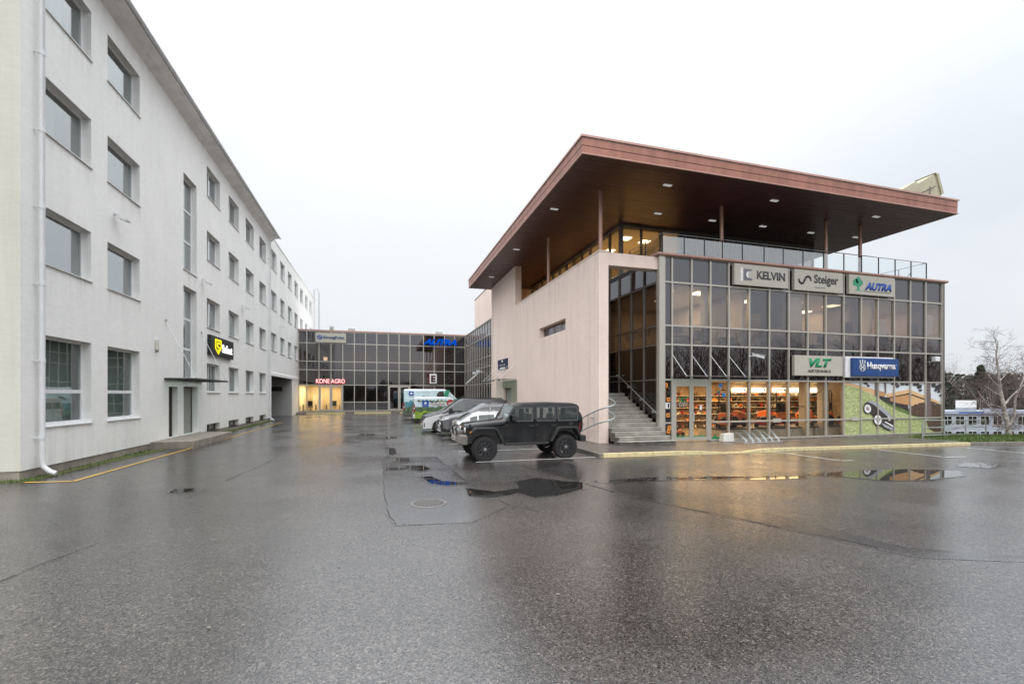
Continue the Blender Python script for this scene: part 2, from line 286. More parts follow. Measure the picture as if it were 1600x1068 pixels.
# ------------------------------------------------------------------ mesh helpers
def tag(o, label=None, cat=None, group=None, kind=None):
    if label: o['label'] = label
    if cat: o['category'] = cat
    if group: o['group'] = group
    if kind: o['kind'] = kind
    return o
def wl(o):
    v = Vector((0, 0, 0))
    while o is not None: v += o.location; o = o.parent
    return v
def thing(name, label, cat, loc=(0, 0, 0), group=None, rz=0.0):
    o = bpy.data.objects.new(name, None); COL.objects.link(o); o.location = loc; o.rotation_euler = (0, 0, rz); o.empty_display_size = 0.3
    return tag(o, label, cat, group)
def sub(name, parent, loc=None):
    o = bpy.data.objects.new(name, None); COL.objects.link(o); o.parent = parent; o.empty_display_size = 0.2
    if loc is not None: o.location = Vector(loc) - wl(parent)
    return o
class MB:
    def __init__(s): s.v = []; s.f = []; s.m = []
    def quad(s, pts, mi=0):
        b = len(s.v); s.v += [tuple(p) for p in pts]; s.f.append(tuple(range(b, b + len(pts)))); s.m.append(mi); return s
    def box(s, x0, x1, y0, y1, z0, z1, mi=0):
        b = len(s.v); s.v += [(x0, y0, z0), (x1, y0, z0), (x1, y1, z0), (x0, y1, z0), (x0, y0, z1), (x1, y0, z1), (x1, y1, z1), (x0, y1, z1)]
        for f in ((0, 3, 2, 1), (4, 5, 6, 7), (0, 1, 5, 4), (1, 2, 6, 5), (2, 3, 7, 6), (3, 0, 4, 7)): s.f.append(tuple(b + i for i in f)); s.m.append(mi)
        return s
    def hexa(s, p, mi=0):
        b = len(s.v); s.v += [tuple(q) for q in p]
        for f in ((0, 3, 2, 1), (4, 5, 6, 7), (0, 1, 5, 4), (1, 2, 6, 5), (2, 3, 7, 6), (3, 0, 4, 7)): s.f.append(tuple(b + i for i in f)); s.m.append(mi)
        return s
    def tube(s, pts, r, n=8, mi=0, cap=True):
        pts = [Vector(p) for p in pts]; rs = r if isinstance(r, (list, tuple)) else [r] * len(pts); b = len(s.v); up = None
        for i, p in enumerate(pts):
            d = (pts[min(i + 1, len(pts) - 1)] - pts[max(i - 1, 0)])
            if d.length < 1e-9: d = Vector((0, 0, 1))
            d.normalize()
            if up is None: up = Vector((0, 0, 1)) if abs(d.z) < 0.9 else Vector((1, 0, 0))
            a = d.cross(up)
            if a.length < 1e-6: a = d.orthogonal()
            a.normalize(); c = a.cross(d).normalized(); up = c
            for k in range(n):
                t = 2 * math.pi * k / n; q = p + (a * math.cos(t) + c * math.sin(t)) * rs[i]; s.v.append(tuple(q))
        for i in range(len(pts) - 1):
            for k in range(n):
                s.f.append((b + i * n + k, b + i * n + (k + 1) % n, b + (i + 1) * n + (k + 1) % n, b + (i + 1) * n + k)); s.m.append(mi)
        if cap and n > 2:
            s.f.append(tuple(b + k for k in reversed(range(n)))); s.m.append(mi)
            e = b + (len(pts) - 1) * n; s.f.append(tuple(e + k for k in range(n))); s.m.append(mi)
        return s
    def prism(s, poly, axis, a, b_, mi=0):
        """polygon extruded along an axis; poly gives the other two coordinates in xyz order"""
        n = len(poly); b = len(s.v)
        def P(q, t): return {'x': (t, q[0], q[1]), 'y': (q[0], t, q[1]), 'z': (q[0], q[1], t)}[axis]
        s.v += [P(q, a) for q in poly] + [P(q, b_) for q in poly]
        s.f.append(tuple(b + i for i in range(n))); s.m.append(mi); s.f.append(tuple(b + n + i for i in reversed(range(n)))); s.m.append(mi)
        for i in range(n): j = (i + 1) % n; s.f.append((b + j, b + i, b + n + i, b + n + j)); s.m.append(mi)
        return s
    def lathe(s, prof, c, axis='y', n=24, mi=0, caps=True):
        b = len(s.v)
        for (r, h) in prof:
            for k in range(n):
                t = 2 * math.pi * k / n; a, d = r * math.cos(t), r * math.sin(t)
                s.v.append({'y': (c[0] + a, c[1] + h, c[2] + d), 'x': (c[0] + h, c[1] + a, c[2] + d), 'z': (c[0] + a, c[1] + d, c[2] + h)}[axis])
        for i in range(len(prof) - 1):
            for k in range(n): s.f.append((b + i * n + k, b + i * n + (k + 1) % n, b + (i + 1) * n + (k + 1) % n, b + (i + 1) * n + k)); s.m.append(mi)
        for i in (0, len(prof) - 1):
            if caps and prof[i][0] > 1e-4: s.f.append(tuple(b + i * n + k for k in range(n))); s.m.append(mi)
        return s
    def mesh(s, name, off=Vector((0, 0, 0)), mats=(), smooth=False, fix=True):
        me = bpy.data.meshes.new(name); me.from_pydata([(x - off.x, y - off.y, z - off.z) for x, y, z in s.v], [], s.f)
        for q in mats: me.materials.append(MATS[q])
        if len(mats) > 1: me.polygons.foreach_set('material_index', s.m)
        if fix:
            bm = bmesh.new(); bm.from_mesh(me); bmesh.ops.recalc_face_normals(bm, faces=bm.faces[:]); bm.to_mesh(me); bm.free()
        if smooth: me.polygons.foreach_set('use_smooth', [True] * len(me.polygons))
        me.update(); return me
    def build(s, name, mats, parent=None, world=True, smooth=False, bevel=0.0, fix=True):
        if isinstance(mats, str): mats = (mats,)
        off = wl(parent) if (parent is not None and world) else Vector((0, 0, 0))
        o = bpy.data.objects.new(name, s.mesh(name, off, mats, smooth, fix)); COL.objects.link(o); o.parent = parent
        if smooth:
            try: o.data.set_sharp_from_angle(angle=R(38))
            except Exception: pass
        if bevel:
            md = o.modifiers.new('bevel', 'BEVEL'); md.width = bevel; md.segments = 2; md.limit_method = 'ANGLE'
        return o
_unit = {}
def piece(name, parent, x0, x1, y0, y1, z0, z1, mat, rot=None):
    """axis-aligned block that shares one cube mesh per material"""
    if mat not in _unit: _unit[mat] = MB().box(-.5, .5, -.5, .5, -.5, .5).mesh('block_' + mat, mats=(mat,))
    o = bpy.data.objects.new(name, _unit[mat]); COL.objects.link(o); o.parent = parent
    o.location = Vector(((x0 + x1) / 2, (y0 + y1) / 2, (z0 + z1) / 2)) - (wl(parent) if parent is not None else Vector((0, 0, 0)))
    o.scale = (abs(x1 - x0), abs(y1 - y0), abs(z1 - z0))
    if rot: o.rotation_euler = rot
    return o
def copy_tree(o, parent=None):
    c = o.copy(); COL.objects.link(c); c.parent = parent
    for ch in list(o.children): copy_tree(ch, c)
    return c
FACE = {'-y': Euler((R(90), 0, 0)), '+x': Euler((R(90), 0, R(90))), '-x': Euler((R(90), 0, R(-90))), '+y': Euler((R(90), 0, R(180)))}
def text(name, body, mat, parent, p, face, width, height=None, depth=0.02, bold=0.0, shear=0.0, right=False):
    """flat lettering; p = world position of the lower left corner as the reader sees it"""
    cu = bpy.data.curves.new(name, 'FONT'); cu.body = body; cu.size = 1.0; cu.shear = shear; cu.offset = bold; cu.resolution_u = 3
    t = bpy.data.objects.new('tmp', cu); COL.objects.link(t); bpy.context.view_layer.update()
    me = bpy.data.meshes.new_from_object(t.evaluated_get(bpy.context.evaluated_depsgraph_get()))
    bpy.data.objects.remove(t); bpy.data.curves.remove(cu)
    xs = [v.co.x for v in me.vertices]; ys = [v.co.y for v in me.vertices]; x0, y0 = min(xs), min(ys); sx = width / (max(xs) - x0); sy = height / (max(ys) - y0) if height else sx
    bm = bmesh.new(); bm.from_mesh(me)
    for v in bm.verts: v.co = Vector(((v.co.x - x0) * sx, (v.co.y - y0) * sy, 0))
    if depth:
        r = bmesh.ops.extrude_face_region(bm, geom=bm.faces[:])
        for e in r['geom']:
            if isinstance(e, bmesh.types.BMVert): e.co.z += depth
        bmesh.ops.recalc_face_normals(bm, faces=bm.faces[:])
    M = FACE[face].to_matrix(); off = Vector(p) - (wl(parent) if parent is not None else Vector((0, 0, 0)))
    for v in bm.verts: v.co = M @ v.co + off
    bm.to_mesh(me); bm.free(); me.materials.clear(); me.materials.append(MATS[mat])
    o = bpy.data.objects.new(name, me); COL.objects.link(o); o.parent = parent; return o
def on_face(face, p):
    """returns f(a,b,d): a along the reader's right, b up, d out of the wall"""
    M = FACE[face].to_matrix(); P = Vector(p)
    return lambda a, b, d=0.0: tuple(P + M @ Vector((a, b, d)))
def decal(name, mat, parent, F, poly, d0, d1):
    mb = MB(); n = len(poly); mb.v = [F(a, b, d1) for a, b in poly] + [F(a, b, d0) for a, b in poly]
    mb.f = [tuple(range(n)), tuple(range(2 * n - 1, n - 1, -1))] + [(i, n + i, n + (i + 1) % n, (i + 1) % n) for i in range(n)]; mb.m = [0] * len(mb.f)
    return mb.build(name, mat, parent)
def circle(cx, cy, r, n=20, a0=0, a1=360): return [(cx + r * math.cos(R(a0 + (a1 - a0) * i / (n if a1 - a0 == 360 else n - 1))), cy + r * math.sin(R(a0 + (a1 - a0) * i / (n if a1 - a0 == 360 else n - 1)))) for i in range(n)]
def gz(x, y=0.0): return -0.009 * max(0.0, x - 8.0) if x < 34 else -0.234
def stain(parent, quad):
    """thin film of dirt on a wall: quad = top left, top right, bottom right, bottom left"""
    o = MB().quad(quad).build('rain_stain', 'rain_stain', parent, fix=False); at = o.data.attributes.new('edge', 'FLOAT', 'POINT'); at.data.foreach_set('value', [1.0, 1.0, 0.0, 0.0]); return o
# ================================================================== GROUND AND SETTING
def sheet(name, mat, poly, z, kind='structure', parent=None, follow=True):
    """flat polygon laid on the yard at height z above the local ground"""
    mb = MB(); mb.quad([(x, y, (gz(x) if follow else 0) + z) for x, y in poly])
    o = mb.build(name, mat, parent, fix=False)
    if o.data.polygons[0].normal.z < 0: o.data.flip_normals()
    if kind and parent is None: tag(o, kind=kind)
    return o
def wob(poly, amp, n=5, seed=1):
    rnd = random.Random(seed); o = []
    for i, (x, y) in enumerate(poly):
        x2, y2 = poly[(i + 1) % len(poly)]
        for k in range(n):
            t = k / n; o.append((x + (x2 - x) * t + rnd.uniform(-amp, amp), y + (y2 - y) * t + rnd.uniform(-amp, amp)))
    return o
# far terrain: one sheet to the horizon, dropping behind the grass bank on the right
def terr(x, y):
    d = x - 31.5 if y > 10 else min(x - 31.5, 40 - 2 * (10 - y))
    base = -0.32 + min(gz(x), 0)
    if d <= 0: return base
    t = min(1, d / 26.0); t = t * t * (3 - 2 * t)
    return base - 7.6 * t
xs = [-900, -300, -120, -60] + list(range(-40, 31, 10)) + list(range(31, 62, 3)) + [70, 90, 130, 200, 400, 900]
ys = [-900, -300, -120, -60, -40, -20, 0, 4, 8, 12, 16, 20, 26, 34, 44, 60, 80, 120, 200, 400, 900]
mb = MB(); mb.v = [(x, y, terr(x, y)) for y in ys for x in xs]; W = len(xs)
mb.f = [(j * W + i, j * W + i + 1, (j + 1) * W + i + 1, (j + 1) * W + i) for j in range(len(ys) - 1) for i in range(W - 1)]; mb.m = [0] * len(mb.f)
tag(mb.build('ground', 'soil', fix=False), kind='structure')
# yard asphalt
xs = [-45, -20, 0, 8] + [8 + 2 * i for i in range(1, 14)] + [38, 44]; ys = [-30, -10, 0, 5, 10, 14.43]
mb = MB(); mb.v = [(x, y, gz(x)) for y in ys for x in xs]; W = len(xs)
mb.f = [(j * W + i, j * W + i + 1, (j + 1) * W + i + 1, (j + 1) * W + i) for j in range(len(ys) - 1) for i in range(W - 1)]
b = len(mb.v); mb.v += [(-45, 14.43, 0), (7.5, 14.43, 0), (7.5, 75, 0), (-45, 75, 0), (7.5, 14.43, 0), (12, 14.43, gz(12)), (12, 60, gz(12)), (7.5, 75, 0)]
mb.f += [(b, b + 1, b + 2, b + 3), (b + 4, b + 5, b + 6, b + 7)]; mb.m = [0] * len(mb.f)
tag(mb.build('parking_yard', 'asphalt', fix=False), kind='structure')
def soft_sheet(name, mat, poly, z, ring):
    """polygon with an inset ring that carries the feather attribute: 0 on the rim, 1 inside"""
    n = len(poly); cx = sum(p[0] for p in poly) / n; cy = sum(p[1] for p in poly) / n
    area = sum(poly[i][0] * poly[(i + 1) % n][1] - poly[(i + 1) % n][0] * poly[i][1] for i in range(n)); sg = 1 if area > 0 else -1
    def off(d):
        q = []
        for i in range(n):
            a, b, c = Vector(poly[i - 1]), Vector(poly[i]), Vector(poly[(i + 1) % n]); t = (c - a)
            t = t.normalized() if t.length > 1e-6 else Vector((1, 0)); q.append((b.x + sg * t.y * d, b.y - sg * t.x * d))
        return q
    outer, inner = off(ring * .6), off(-ring * .4)
    mb = MB(); mb.v = [(x, y, gz(x) + z) for x, y in outer] + [(x, y, gz(x) + z) for x, y in inner]
    mb.f = [(i, (i + 1) % n, n + (i + 1) % n, n + i) if sg > 0 else (n + i, n + (i + 1) % n, (i + 1) % n, i) for i in range(n)] + [tuple(range(n, 2 * n)) if sg > 0 else tuple(range(2 * n - 1, n - 1, -1))]; mb.m = [0] * len(mb.f)
    o = mb.build(name, mat, fix=False); at = o.data.attributes.new('edge', 'FLOAT', 'POINT'); at.data.foreach_set('value', [0.0] * n + [1.0] * n); return tag(o, kind='structure')
# newer asphalt field in front of the shop, its seam running diagonally
soft_sheet('asphalt_field', 'field_blend', wob([(4.2, 13.9), (5.2, 9.0), (6.02, 6.87), (7.0, 4.45), (13, 2.0), (27, 2.0), (29.9, 12.9), (16, 14.1), (7.6, 14.2)], 0.04, 6, 3), 0.003, .16)
mb = MB(); sp = wob([(4.25, 13.2), (5.24, 8.41), (6.02, 6.8), (7.03, 4.40)], 0.03, 6, 4)[:-6]
for i in range(len(sp) - 1):
    (x0, y0), (x1, y1) = sp[i], sp[i + 1]; w = 0.010 + 0.006 * math.sin(i * 2.1); mb.quad([(x0 - w, y0, 0.0085 + gz(x0)), (x0 + w, y0, 0.0085 + gz(x0)), (x1 + w, y1, 0.0085 + gz(x1)), (x1 - w, y1, 0.0085 + gz(x1))])
tag(mb.build('asphalt_seam', 'black', fix=False), kind='structure')
# repaired patch round the manhole
PATCH = [(0.16, 16.4), (1.92, 16.2), (2.05, 13.2), (2.17, 10.5), (2.45, 8.7), (1.5, 7.75), (0.28, 7.9), (0.12, 9.2), (0.10, 11.5)]
soft_sheet('asphalt_patch', 'patch_blend', wob(PATCH, 0.02, 3, 9), 0.0035, .10)
def crack(name, pts, w, seed, z=0.009, mat='black'):
    rnd = random.Random(seed); mb = MB(); P = []
    for i in range(len(pts) - 1):
        for k in range(8):
            t = k / 8; P.append((pts[i][0] + (pts[i + 1][0] - pts[i][0]) * t + rnd.uniform(-.03, .03), pts[i][1] + (pts[i + 1][1] - pts[i][1]) * t))
    P.append(pts[-1])
    for i in range(len(P) - 1):
        (x0, y0), (x1, y1) = P[i], P[i + 1]; d = Vector((y1 - y0, x0 - x1)).normalized(); a = w * rnd.uniform(.3, 1.2)
        if rnd.random() < .18: continue
        mb.quad([(x0 - d.x * a, y0 - d.y * a, z + gz(x0)), (x0 + d.x * a, y0 + d.y * a, z + gz(x0)), (x1 + d.x * a, y1 + d.y * a, z + gz(x1)), (x1 - d.x * a, y1 - d.y * a, z + gz(x1))])
    return tag(mb.build(name, mat, fix=False), kind='structure')
crack('asphalt_crack', [(0.35, 31), (0.4, 26.5), (0.22, 22), (0.25, 19.5), (0.3, 16.4)], 0.022, 1)
crack('asphalt_crack', [(0.10, 16.4), (0.10, 11.5), (0.12, 9.2), (0.28, 7.9), (0.7, 7.8)], 0.007, 2)
crack('asphalt_crack', [(0.16, 16.4), (1.0, 16.35), (1.92, 16.2)], 0.014, 3)
crack('asphalt_crack', [(1.92, 16.2), (2.05, 13.2), (2.17, 10.5), (2.45, 8.7), (3.2, 7.6)], 0.007, 4)
crack('asphalt_crack', [(-3.2, 22), (-3.5, 16), (-3.9, 11.5)], 0.009, 5)
crack('asphalt_crack', [(-4.0, 8.2), (-4.4, 6.3)], 0.010, 6)
crack('asphalt_crack', [(-3.2, 5.6), (-3.6, 4.4)], 0.010, 7)
# standing water
def puddle(poly, seed, amp=0.06, n=4, on='asphalt', ring=.16): soft_sheet('puddle', 'puddle_' + on, wob(poly, min(.03, amp * .4), 2, seed), {'asphalt': .0045, 'asphalt_patch': .008, 'asphalt_new': .0065}[on], ring)
puddle([(1.93, 10.6), (1.86, 9.75), (2.15, 9.35), (2.55, 9.5), (2.95, 9.75), (3.2, 9.15), (3.7, 9.2), (4.62, 9.75), (5.0, 10.4), (4.4, 10.75), (3.95, 11.35), (3.3, 11.0), (3.15, 10.2), (2.5, 10.0)], 11, on='asphalt', ring=.15)
puddle([(1.05, 12.3), (1.35, 12.35), (1.5, 11.6), (2.1, 11.25), (2.12, 11.0), (1.55, 11.0), (1.25, 11.3)], 12, 0.05, on='asphalt_patch', ring=.13)
puddle([(0.75, 14.4), (1.3, 14.3), (1.45, 13.6), (1.15, 13.2), (0.9, 13.6)], 13, 0.1, on='asphalt_patch', ring=.13)
puddle([(0.2, 14.2), (0.75, 13.9), (0.7, 13.7), (0.2, 13.6)], 14, 0.05, on='asphalt_patch', ring=.13)
puddle([(0.5, 16.2), (0.95, 16.1), (1.0, 15.2), (0.65, 15.0)], 15, 0.07, on='asphalt_patch', ring=.13)
puddle([(0.3, 19.6), (0.6, 19.2), (0.62, 17.4), (0.35, 17.0)], 16, .03, ring=.12)
puddle([(0.3, 24.8), (0.85, 24.2), (0.8, 23.0), (0.35, 23.2)], 17, .03, ring=.12)
puddle([(5.2, 10.5), (7.2, 10.5), (9.6, 10.0), (11.2, 9.75), (11.0, 9.45), (9.4, 9.6), (7.1, 10.15), (5.4, 10.25)], 20, 0.07, on='asphalt_new')
puddle([(11.4, 9.9), (13.5, 10.0), (15.3, 9.9), (16.6, 9.3), (15.6, 8.7), (13.8, 8.45), (12.6, 8.7), (12.2, 9.3)], 21, 0.12, on='asphalt_new')
puddle([(17.6, 9.9), (18.9, 10.4), (19.8, 10.2), (19.4, 9.7), (18.2, 9.45)], 22, 0.12, on='asphalt_new')
puddle([(-1.0, 27), (-.2, 26.5), (-.3, 25.4), (-1.1, 25.8)], 23, .03, ring=.12)
puddle([(-4.6, 12.4), (-4.15, 12.3), (-4.05, 11.9), (-4.5, 11.9)], 24, .03, ring=.12)
# fallen leaves: one mesh, too small to count
mb = MB(); rnd = random.Random(5)
for k in range(70):
    x, y = (rnd.uniform(-8, 8), rnd.uniform(3, 16)) if k < 45 else (rnd.uniform(8, 24), rnd.uniform(7, 14)); a = rnd.uniform(0, 6.28); s = rnd.uniform(.008, .020); z = gz(x) + .014
    mb.quad([(x + s * 1.6 * math.cos(a), y + s * 1.6 * math.sin(a), z), (x - s * math.sin(a), y + s * math.cos(a), z + .006), (x - s * 1.6 * math.cos(a), y - s * 1.6 * math.sin(a), z), (x + s * math.sin(a), y - s * math.cos(a), z + .004)])
tag(mb.build('fallen_leaves', 'kerb', fix=False), 'small brown leaves scattered over the wet asphalt', 'leaves', kind='stuff')
# manhole
mh = thing('manhole_cover', 'round ribbed iron manhole cover set in the wet asphalt patch', 'manhole cover', (0.96, 9.3, 0.004))
MB().lathe([(0.30, 0.0), (0.30, 0.012), (0.36, 0.012), (0.37, 0.0)], (0, 0, 0), 'z', 32).build('frame_ring', 'plastic_grey', mh, world=False)
MB().lathe([(0.0, 0.006), (0.298, 0.006), (0.298, 0.0)], (0, 0, 0), 'z', 32).build('lid', 'dark_metal', mh, world=False)
mb = MB()
for k in range(-5, 6):
    h = math.sqrt(max(0, .27 ** 2 - (k * .05) ** 2))
    if h > .03: mb.box(k * .05 - .012, k * .05 + .012, -h, h, .0065, .016)
mb.build('ribs', 'plastic_grey', mh, world=False)
# yellow edge line along the white building, white bay lines, yellow edge of the pavement
def stripe(name, mat, pts, w, z=0.0125):
    mb = MB()
    for (x0, y0), (x1, y1) in zip(pts[:-1], pts[1:]):
        d = Vector((y1 - y0, x0 - x1)).normalized() * w / 2; n = max(1, int(math.hypot(x1 - x0, y1 - y0) / 2))
        for k in range(n):
            a, b = k / n, (k + 1) / n; p = (x0 + (x1 - x0) * a, y0 + (y1 - y0) * a); q = (x0 + (x1 - x0) * b, y0 + (y1 - y0) * b)
            mb.quad([(p[0] - d.x, p[1] - d.y, z + gz(p[0])), (p[0] + d.x, p[1] + d.y, z + gz(p[0])), (q[0] + d.x, q[1] + d.y, z + gz(q[0])), (q[0] - d.x, q[1] - d.y, z + gz(q[0]))])
    return tag(mb.build(name, mat, fix=False), kind='structure')
stripe('road_marking_yellow', 'line_yellow', [(-8.5, 14.30), (-7.42, 14.12), (-7.38, 21.8)], 0.10)
stripe('road_marking_yellow', 'line_yellow', [(-7.30, 25.4), (-7.33, 39.2)], 0.10)
for y, x0 in ((14.46, 3.0), (17.30, 2.9), (20.1, 3.0), (23.1, 3.1), (26.0, 3.1), (28.9, 3.1)): stripe('road_marking_white', 'line_white', [(x0, y), (7.25, y)], 0.09)
stripe('road_marking_white', 'line_white', [(14.95, 14.3), (15.05, 11.75)], 0.09); stripe('road_marking_white', 'line_white', [(15.10, 11.72), (15.6, 11.70)], 0.08)
stripe('road_marking_white', 'line_white', [(20.0, 14.25), (19.85, 11.6)], 0.09); stripe('road_marking_white', 'line_white', [(19.9, 11.55), (20.9, 11.50)], 0.08)
stripe('road_marking_white', 'line_white', [(24.75, 13.6), (24.75, 9.5)], 0.09)
stripe('road_marking_yellow', 'kerb_yellow', [(7.40, 14.30), (14.9, 14.22)], 0.10)
# pavement in front of the shop and along the pink wall
def dip(x): return max(0.0, min(1.0, min((x - 11.4) / 0.9, (14.6 - x) / 0.9)))
def pz(x, y):
    e = max(0.0, min(1.0, (15.9 - y) / 1.3)); return gz(x) + 0.12 - 0.095 * dip(x) * e
xs = [7.56, 9.0, 10.5, 11.4, 11.9, 12.3, 13.0, 13.7, 14.2, 14.6, 16, 18, 20, 22, 24, 26, 26.57]; ys = [14.58, 15.2, 15.9, 16.6, 17.9]
mb = MB(); W = len(xs); mb.v = [(x, y, pz(x, y)) for y in ys for x in xs]
mb.f = [(j * W + i, j * W + i + 1, (j + 1) * W + i + 1, (j + 1) * W + i) for j in range(len(ys) - 1) for i in range(W - 1)]
b = len(mb.v); mb.v += [(7.56, 17.9, 0.12), (9.3, 17.9, 0.11), (9.3, 42.5, 0.11), (7.56, 42.5, 0.12)]; mb.f.append((b, b + 1, b + 2, b + 3)); mb.m = [0] * len(mb.f)
pav = tag(mb.build('pavement', 'pavement', fix=False), kind='structure')
x = 7.56
while x < 26.4:                                                # yellow painted kerb stones with a dropped stretch
    h0, h1 = (0.125 - 0.10 * dip(x)), (0.125 - 0.10 * dip(x + 1.0)); a, c = gz(x), gz(x + 1.0)
    MB().hexa([(x + .006, 14.43, a - .2), (x + .994, 14.43, c - .2), (x + .994, 14.58, c - .2), (x + .006, 14.58, a - .2), (x + .006, 14.43, a + h0), (x + .994, 14.43, c + h1), (x + .994, 14.58, c + h1), (x + .006, 14.58, a + h0)]).build('kerb_stone', 'kerb_yellow', pav, bevel=0.012); x += 1.0
MB().hexa([(7.40, 14.44, -.2), (7.555, 14.44, -.2), (7.555, 14.6, -.2), (7.40, 14.6, -.2), (7.40, 14.44, .12), (7.555, 14.44, .12), (7.555, 14.6, .12), (7.40, 14.6, .12)]).build('kerb_stone', 'kerb', pav, bevel=0.012)
for k in range(28): y = 14.61 + k; MB().box(7.41, 7.555, y, y + .988, -.2, .122).build('kerb_stone', 'kerb', pav, bevel=0.012)
for k in range(15):
    t = k; x0 = 26.57 + t; y0, y1 = 14.43 - .10 * t, 14.43 - .10 * (t + 1); a, c = gz(x0), gz(x0 + 1)
    MB().hexa([(x0, y0, a - .2), (x0 + .99, y1, c - .2), (x0 + .99, y1 + .16, c - .2), (x0, y0 + .16, a - .2), (x0, y0, a + .12), (x0 + .99, y1, c + .12), (x0 + .99, y1 + .16, c + .12), (x0, y0 + .16, a + .12)]).build('kerb_stone', 'kerb', pav, bevel=0.012)
# grass bank to the right of the pavement
def bank(x, y):
    d = y - (14.6 - .10 * (x - 26.57)); return gz(x) + 0.10 + min(1, (x - 26.5) / 1.6) * 0.16 * max(0, min(1, d / 1.0)) - (0.28 if x > 30.2 else .03) * max(0, d - 1.6) - max(0, x - 34) * .02
xs = [26.6 + .9 * i for i in range(17)]
mb = MB(); W = len(xs)
ts = [0, .3, .7, 1.2, 1.8, 2.6, 3.2, 5, 8]
mb.v = [(x, 14.6 - .10 * (x - 26.57) + t, bank(x, 14.6 - .10 * (x - 26.57) + t)) for t in ts for x in xs]
mb.f = [(j * W + i, j * W + i + 1, (j + 1) * W + i + 1, (j + 1) * W + i) for j in range(len(ts) - 1) for i in range(W - 1)]; mb.m = [0] * len(mb.f)
tag(mb.build('grass_bank', 'grass', fix=False, smooth=True), kind='structure')
def blades(name, label, spots, hmin, hmax, mat='grass', seed=2, w=.012):
    rnd = random.Random(seed); mb = MB()
    for x, y, z in spots:
        a = rnd.uniform(0, 6.28); h = rnd.uniform(hmin, hmax); l = rnd.uniform(-.5, .5) * h; dx, dy = math.cos(a) * w, math.sin(a) * w
        mb.quad([(x - dx, y - dy, z - .01), (x + dx, y + dy, z - .01), (x + l * math.sin(a), y - l * math.cos(a), z + h)])
    o = mb.build(name, mat, fix=False); return tag(o, label, 'grass' if 'grass' in label else 'weeds', kind='stuff')
rnd = random.Random(3); sp = []
for k in range(9000):
    x = rnd.uniform(26.7, 40); t = rnd.random() ** 1.3 * 2.6; y = 14.6 - .10 * (x - 26.57) + t; sp.append((x, y, bank(x, y)))
blades('bank_grass', 'short green grass on the bank beyond the brown kerb', sp, .05, .16)
# mossy verge and weeds along the white wall
sheet('mossy_verge', 'moss', wob([(-8.78, 14.4), (-8.45, 14.45), (-8.35, 18), (-8.15, 21.4), (-8.78, 21.4)], 0.06, 7, 31), 0.006)
sheet('mossy_verge', 'moss', wob([(-8.78, 27.2), (-8.3, 27.2), (-8.35, 34), (-8.45, 42), (-8.78, 42)], 0.06, 7, 32), 0.006)
sheet('mossy_verge', 'moss', wob([(-14, 14.35), (-9.0, 14.35), (-8.5, 14.35), (-8.5, 14.62), (-14, 14.6)], 0.05, 7, 33), 0.007)
sp = []
for k in range(2600):
    y = rnd.uniform(14.4, 42); 
    if 21.4 < y < 27.2: continue
    cl = max(0, math.sin(y * 2.3) + math.sin(y * .9 + 1)) * .5
    if rnd.random() > .15 + cl: continue
    sp.append((-8.76 + rnd.random() ** 1.6 * .42, y, 0.0))
for k in range(260): sp.append((rnd.uniform(-12, -8.5), 14.4 + rnd.random() * .22, 0.0))
blades('wall_weeds', 'low weeds growing along the foot of the white wall', sp, .03, .11, 'grass', 4, .02)
# ================================================================== WHITE OFFICE BUILDING ON THE LEFT
XL = -8.8
def pierced_wall(mb, X, y0, y1, z0, z1, holes, depth, mi=0, mr=0):
    """wall in a plane X = const facing +x, with openings and their reveals"""
    Y = sorted({y0, y1} | {h[0] for h in holes} | {h[1] for h in holes}); Z = sorted({z0, z1} | {h[2] for h in holes} | {h[3] for h in holes})
    Y = [y for y in Y if y0 <= y <= y1]; Z = [z for z in Z if z0 <= z <= z1]
    for a, b in zip(Y[:-1], Y[1:]):
        for c, d in zip(Z[:-1], Z[1:]):
            ym, zm = (a + b) / 2, (c + d) / 2
            if any(h[0] < ym < h[1] and h[2] < zm < h[3] for h in holes): continue
            mb.quad([(X, a, c), (X, b, c), (X, b, d), (X, a, d)], mi)
    for h in holes:
        a, b, c, d = h[:4]; e = depth if len(h) < 5 else h[4]; c = max(c, z0); d = min(d, z1)
        if d <= c: continue
        mb.quad([(X, a, c), (X, a, d), (X - e, a, d), (X - e, a, c)], mr); mb.quad([(X, b, d), (X, b, c), (X - e, b, c), (X - e, b, d)], mr)
        if d < z1: mb.quad([(X, a, d), (X, b, d), (X - e, b, d), (X - e, a, d)], mr)
        if c > z0: mb.quad([(X, b, c), (X, a, c), (X - e, a, c), (X - e, b, c)], mr)
office = thing('office_building', 'long white rendered four-storey office block with rows of recessed windows', 'building', (XL, 28, 0))
DEP = 0.24
rows3 = [(12.80, 14.35), (9.40, 10.93), (5.80, 7.35)]
wins = []
for (a, b) in ((15.50, 17.65), (18.55, 20.70)):
    for r in rows3: wins.append((a, b, *r, 'one'))
    wins.append((a, b, 1.34, 3.83, 'transom'))
for z in ((8.11, 12.60), (2.94, 7.32)): wins.append((24.75, 26.35, *z, 'tall'))
for y in (27.76, 31.40, 35.08, 38.80):
    for r in rows3: wins.append((y, y + 2.07, *r, 'split'))
    wins.append((y, y + 2.07, 2.32, 3.87, 'split')); wins.append((y, y + 2.07, 0.08, 0.61, 'cellar'))
doors = [(23.2, 24.15, 0.30, 2.55, .25), (24.77, 26.49, 0.30, 2.58, .27)]
mb = MB(); pierced_wall(mb, XL, 14.67, 42.40, 0.24, 15.2, [w[:4] for w in wins] + doors, DEP)
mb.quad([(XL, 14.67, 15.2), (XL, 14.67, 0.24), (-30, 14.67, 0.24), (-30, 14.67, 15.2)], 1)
mb.build('wall', ('white_render', 'cream_render'), office, fix=False)
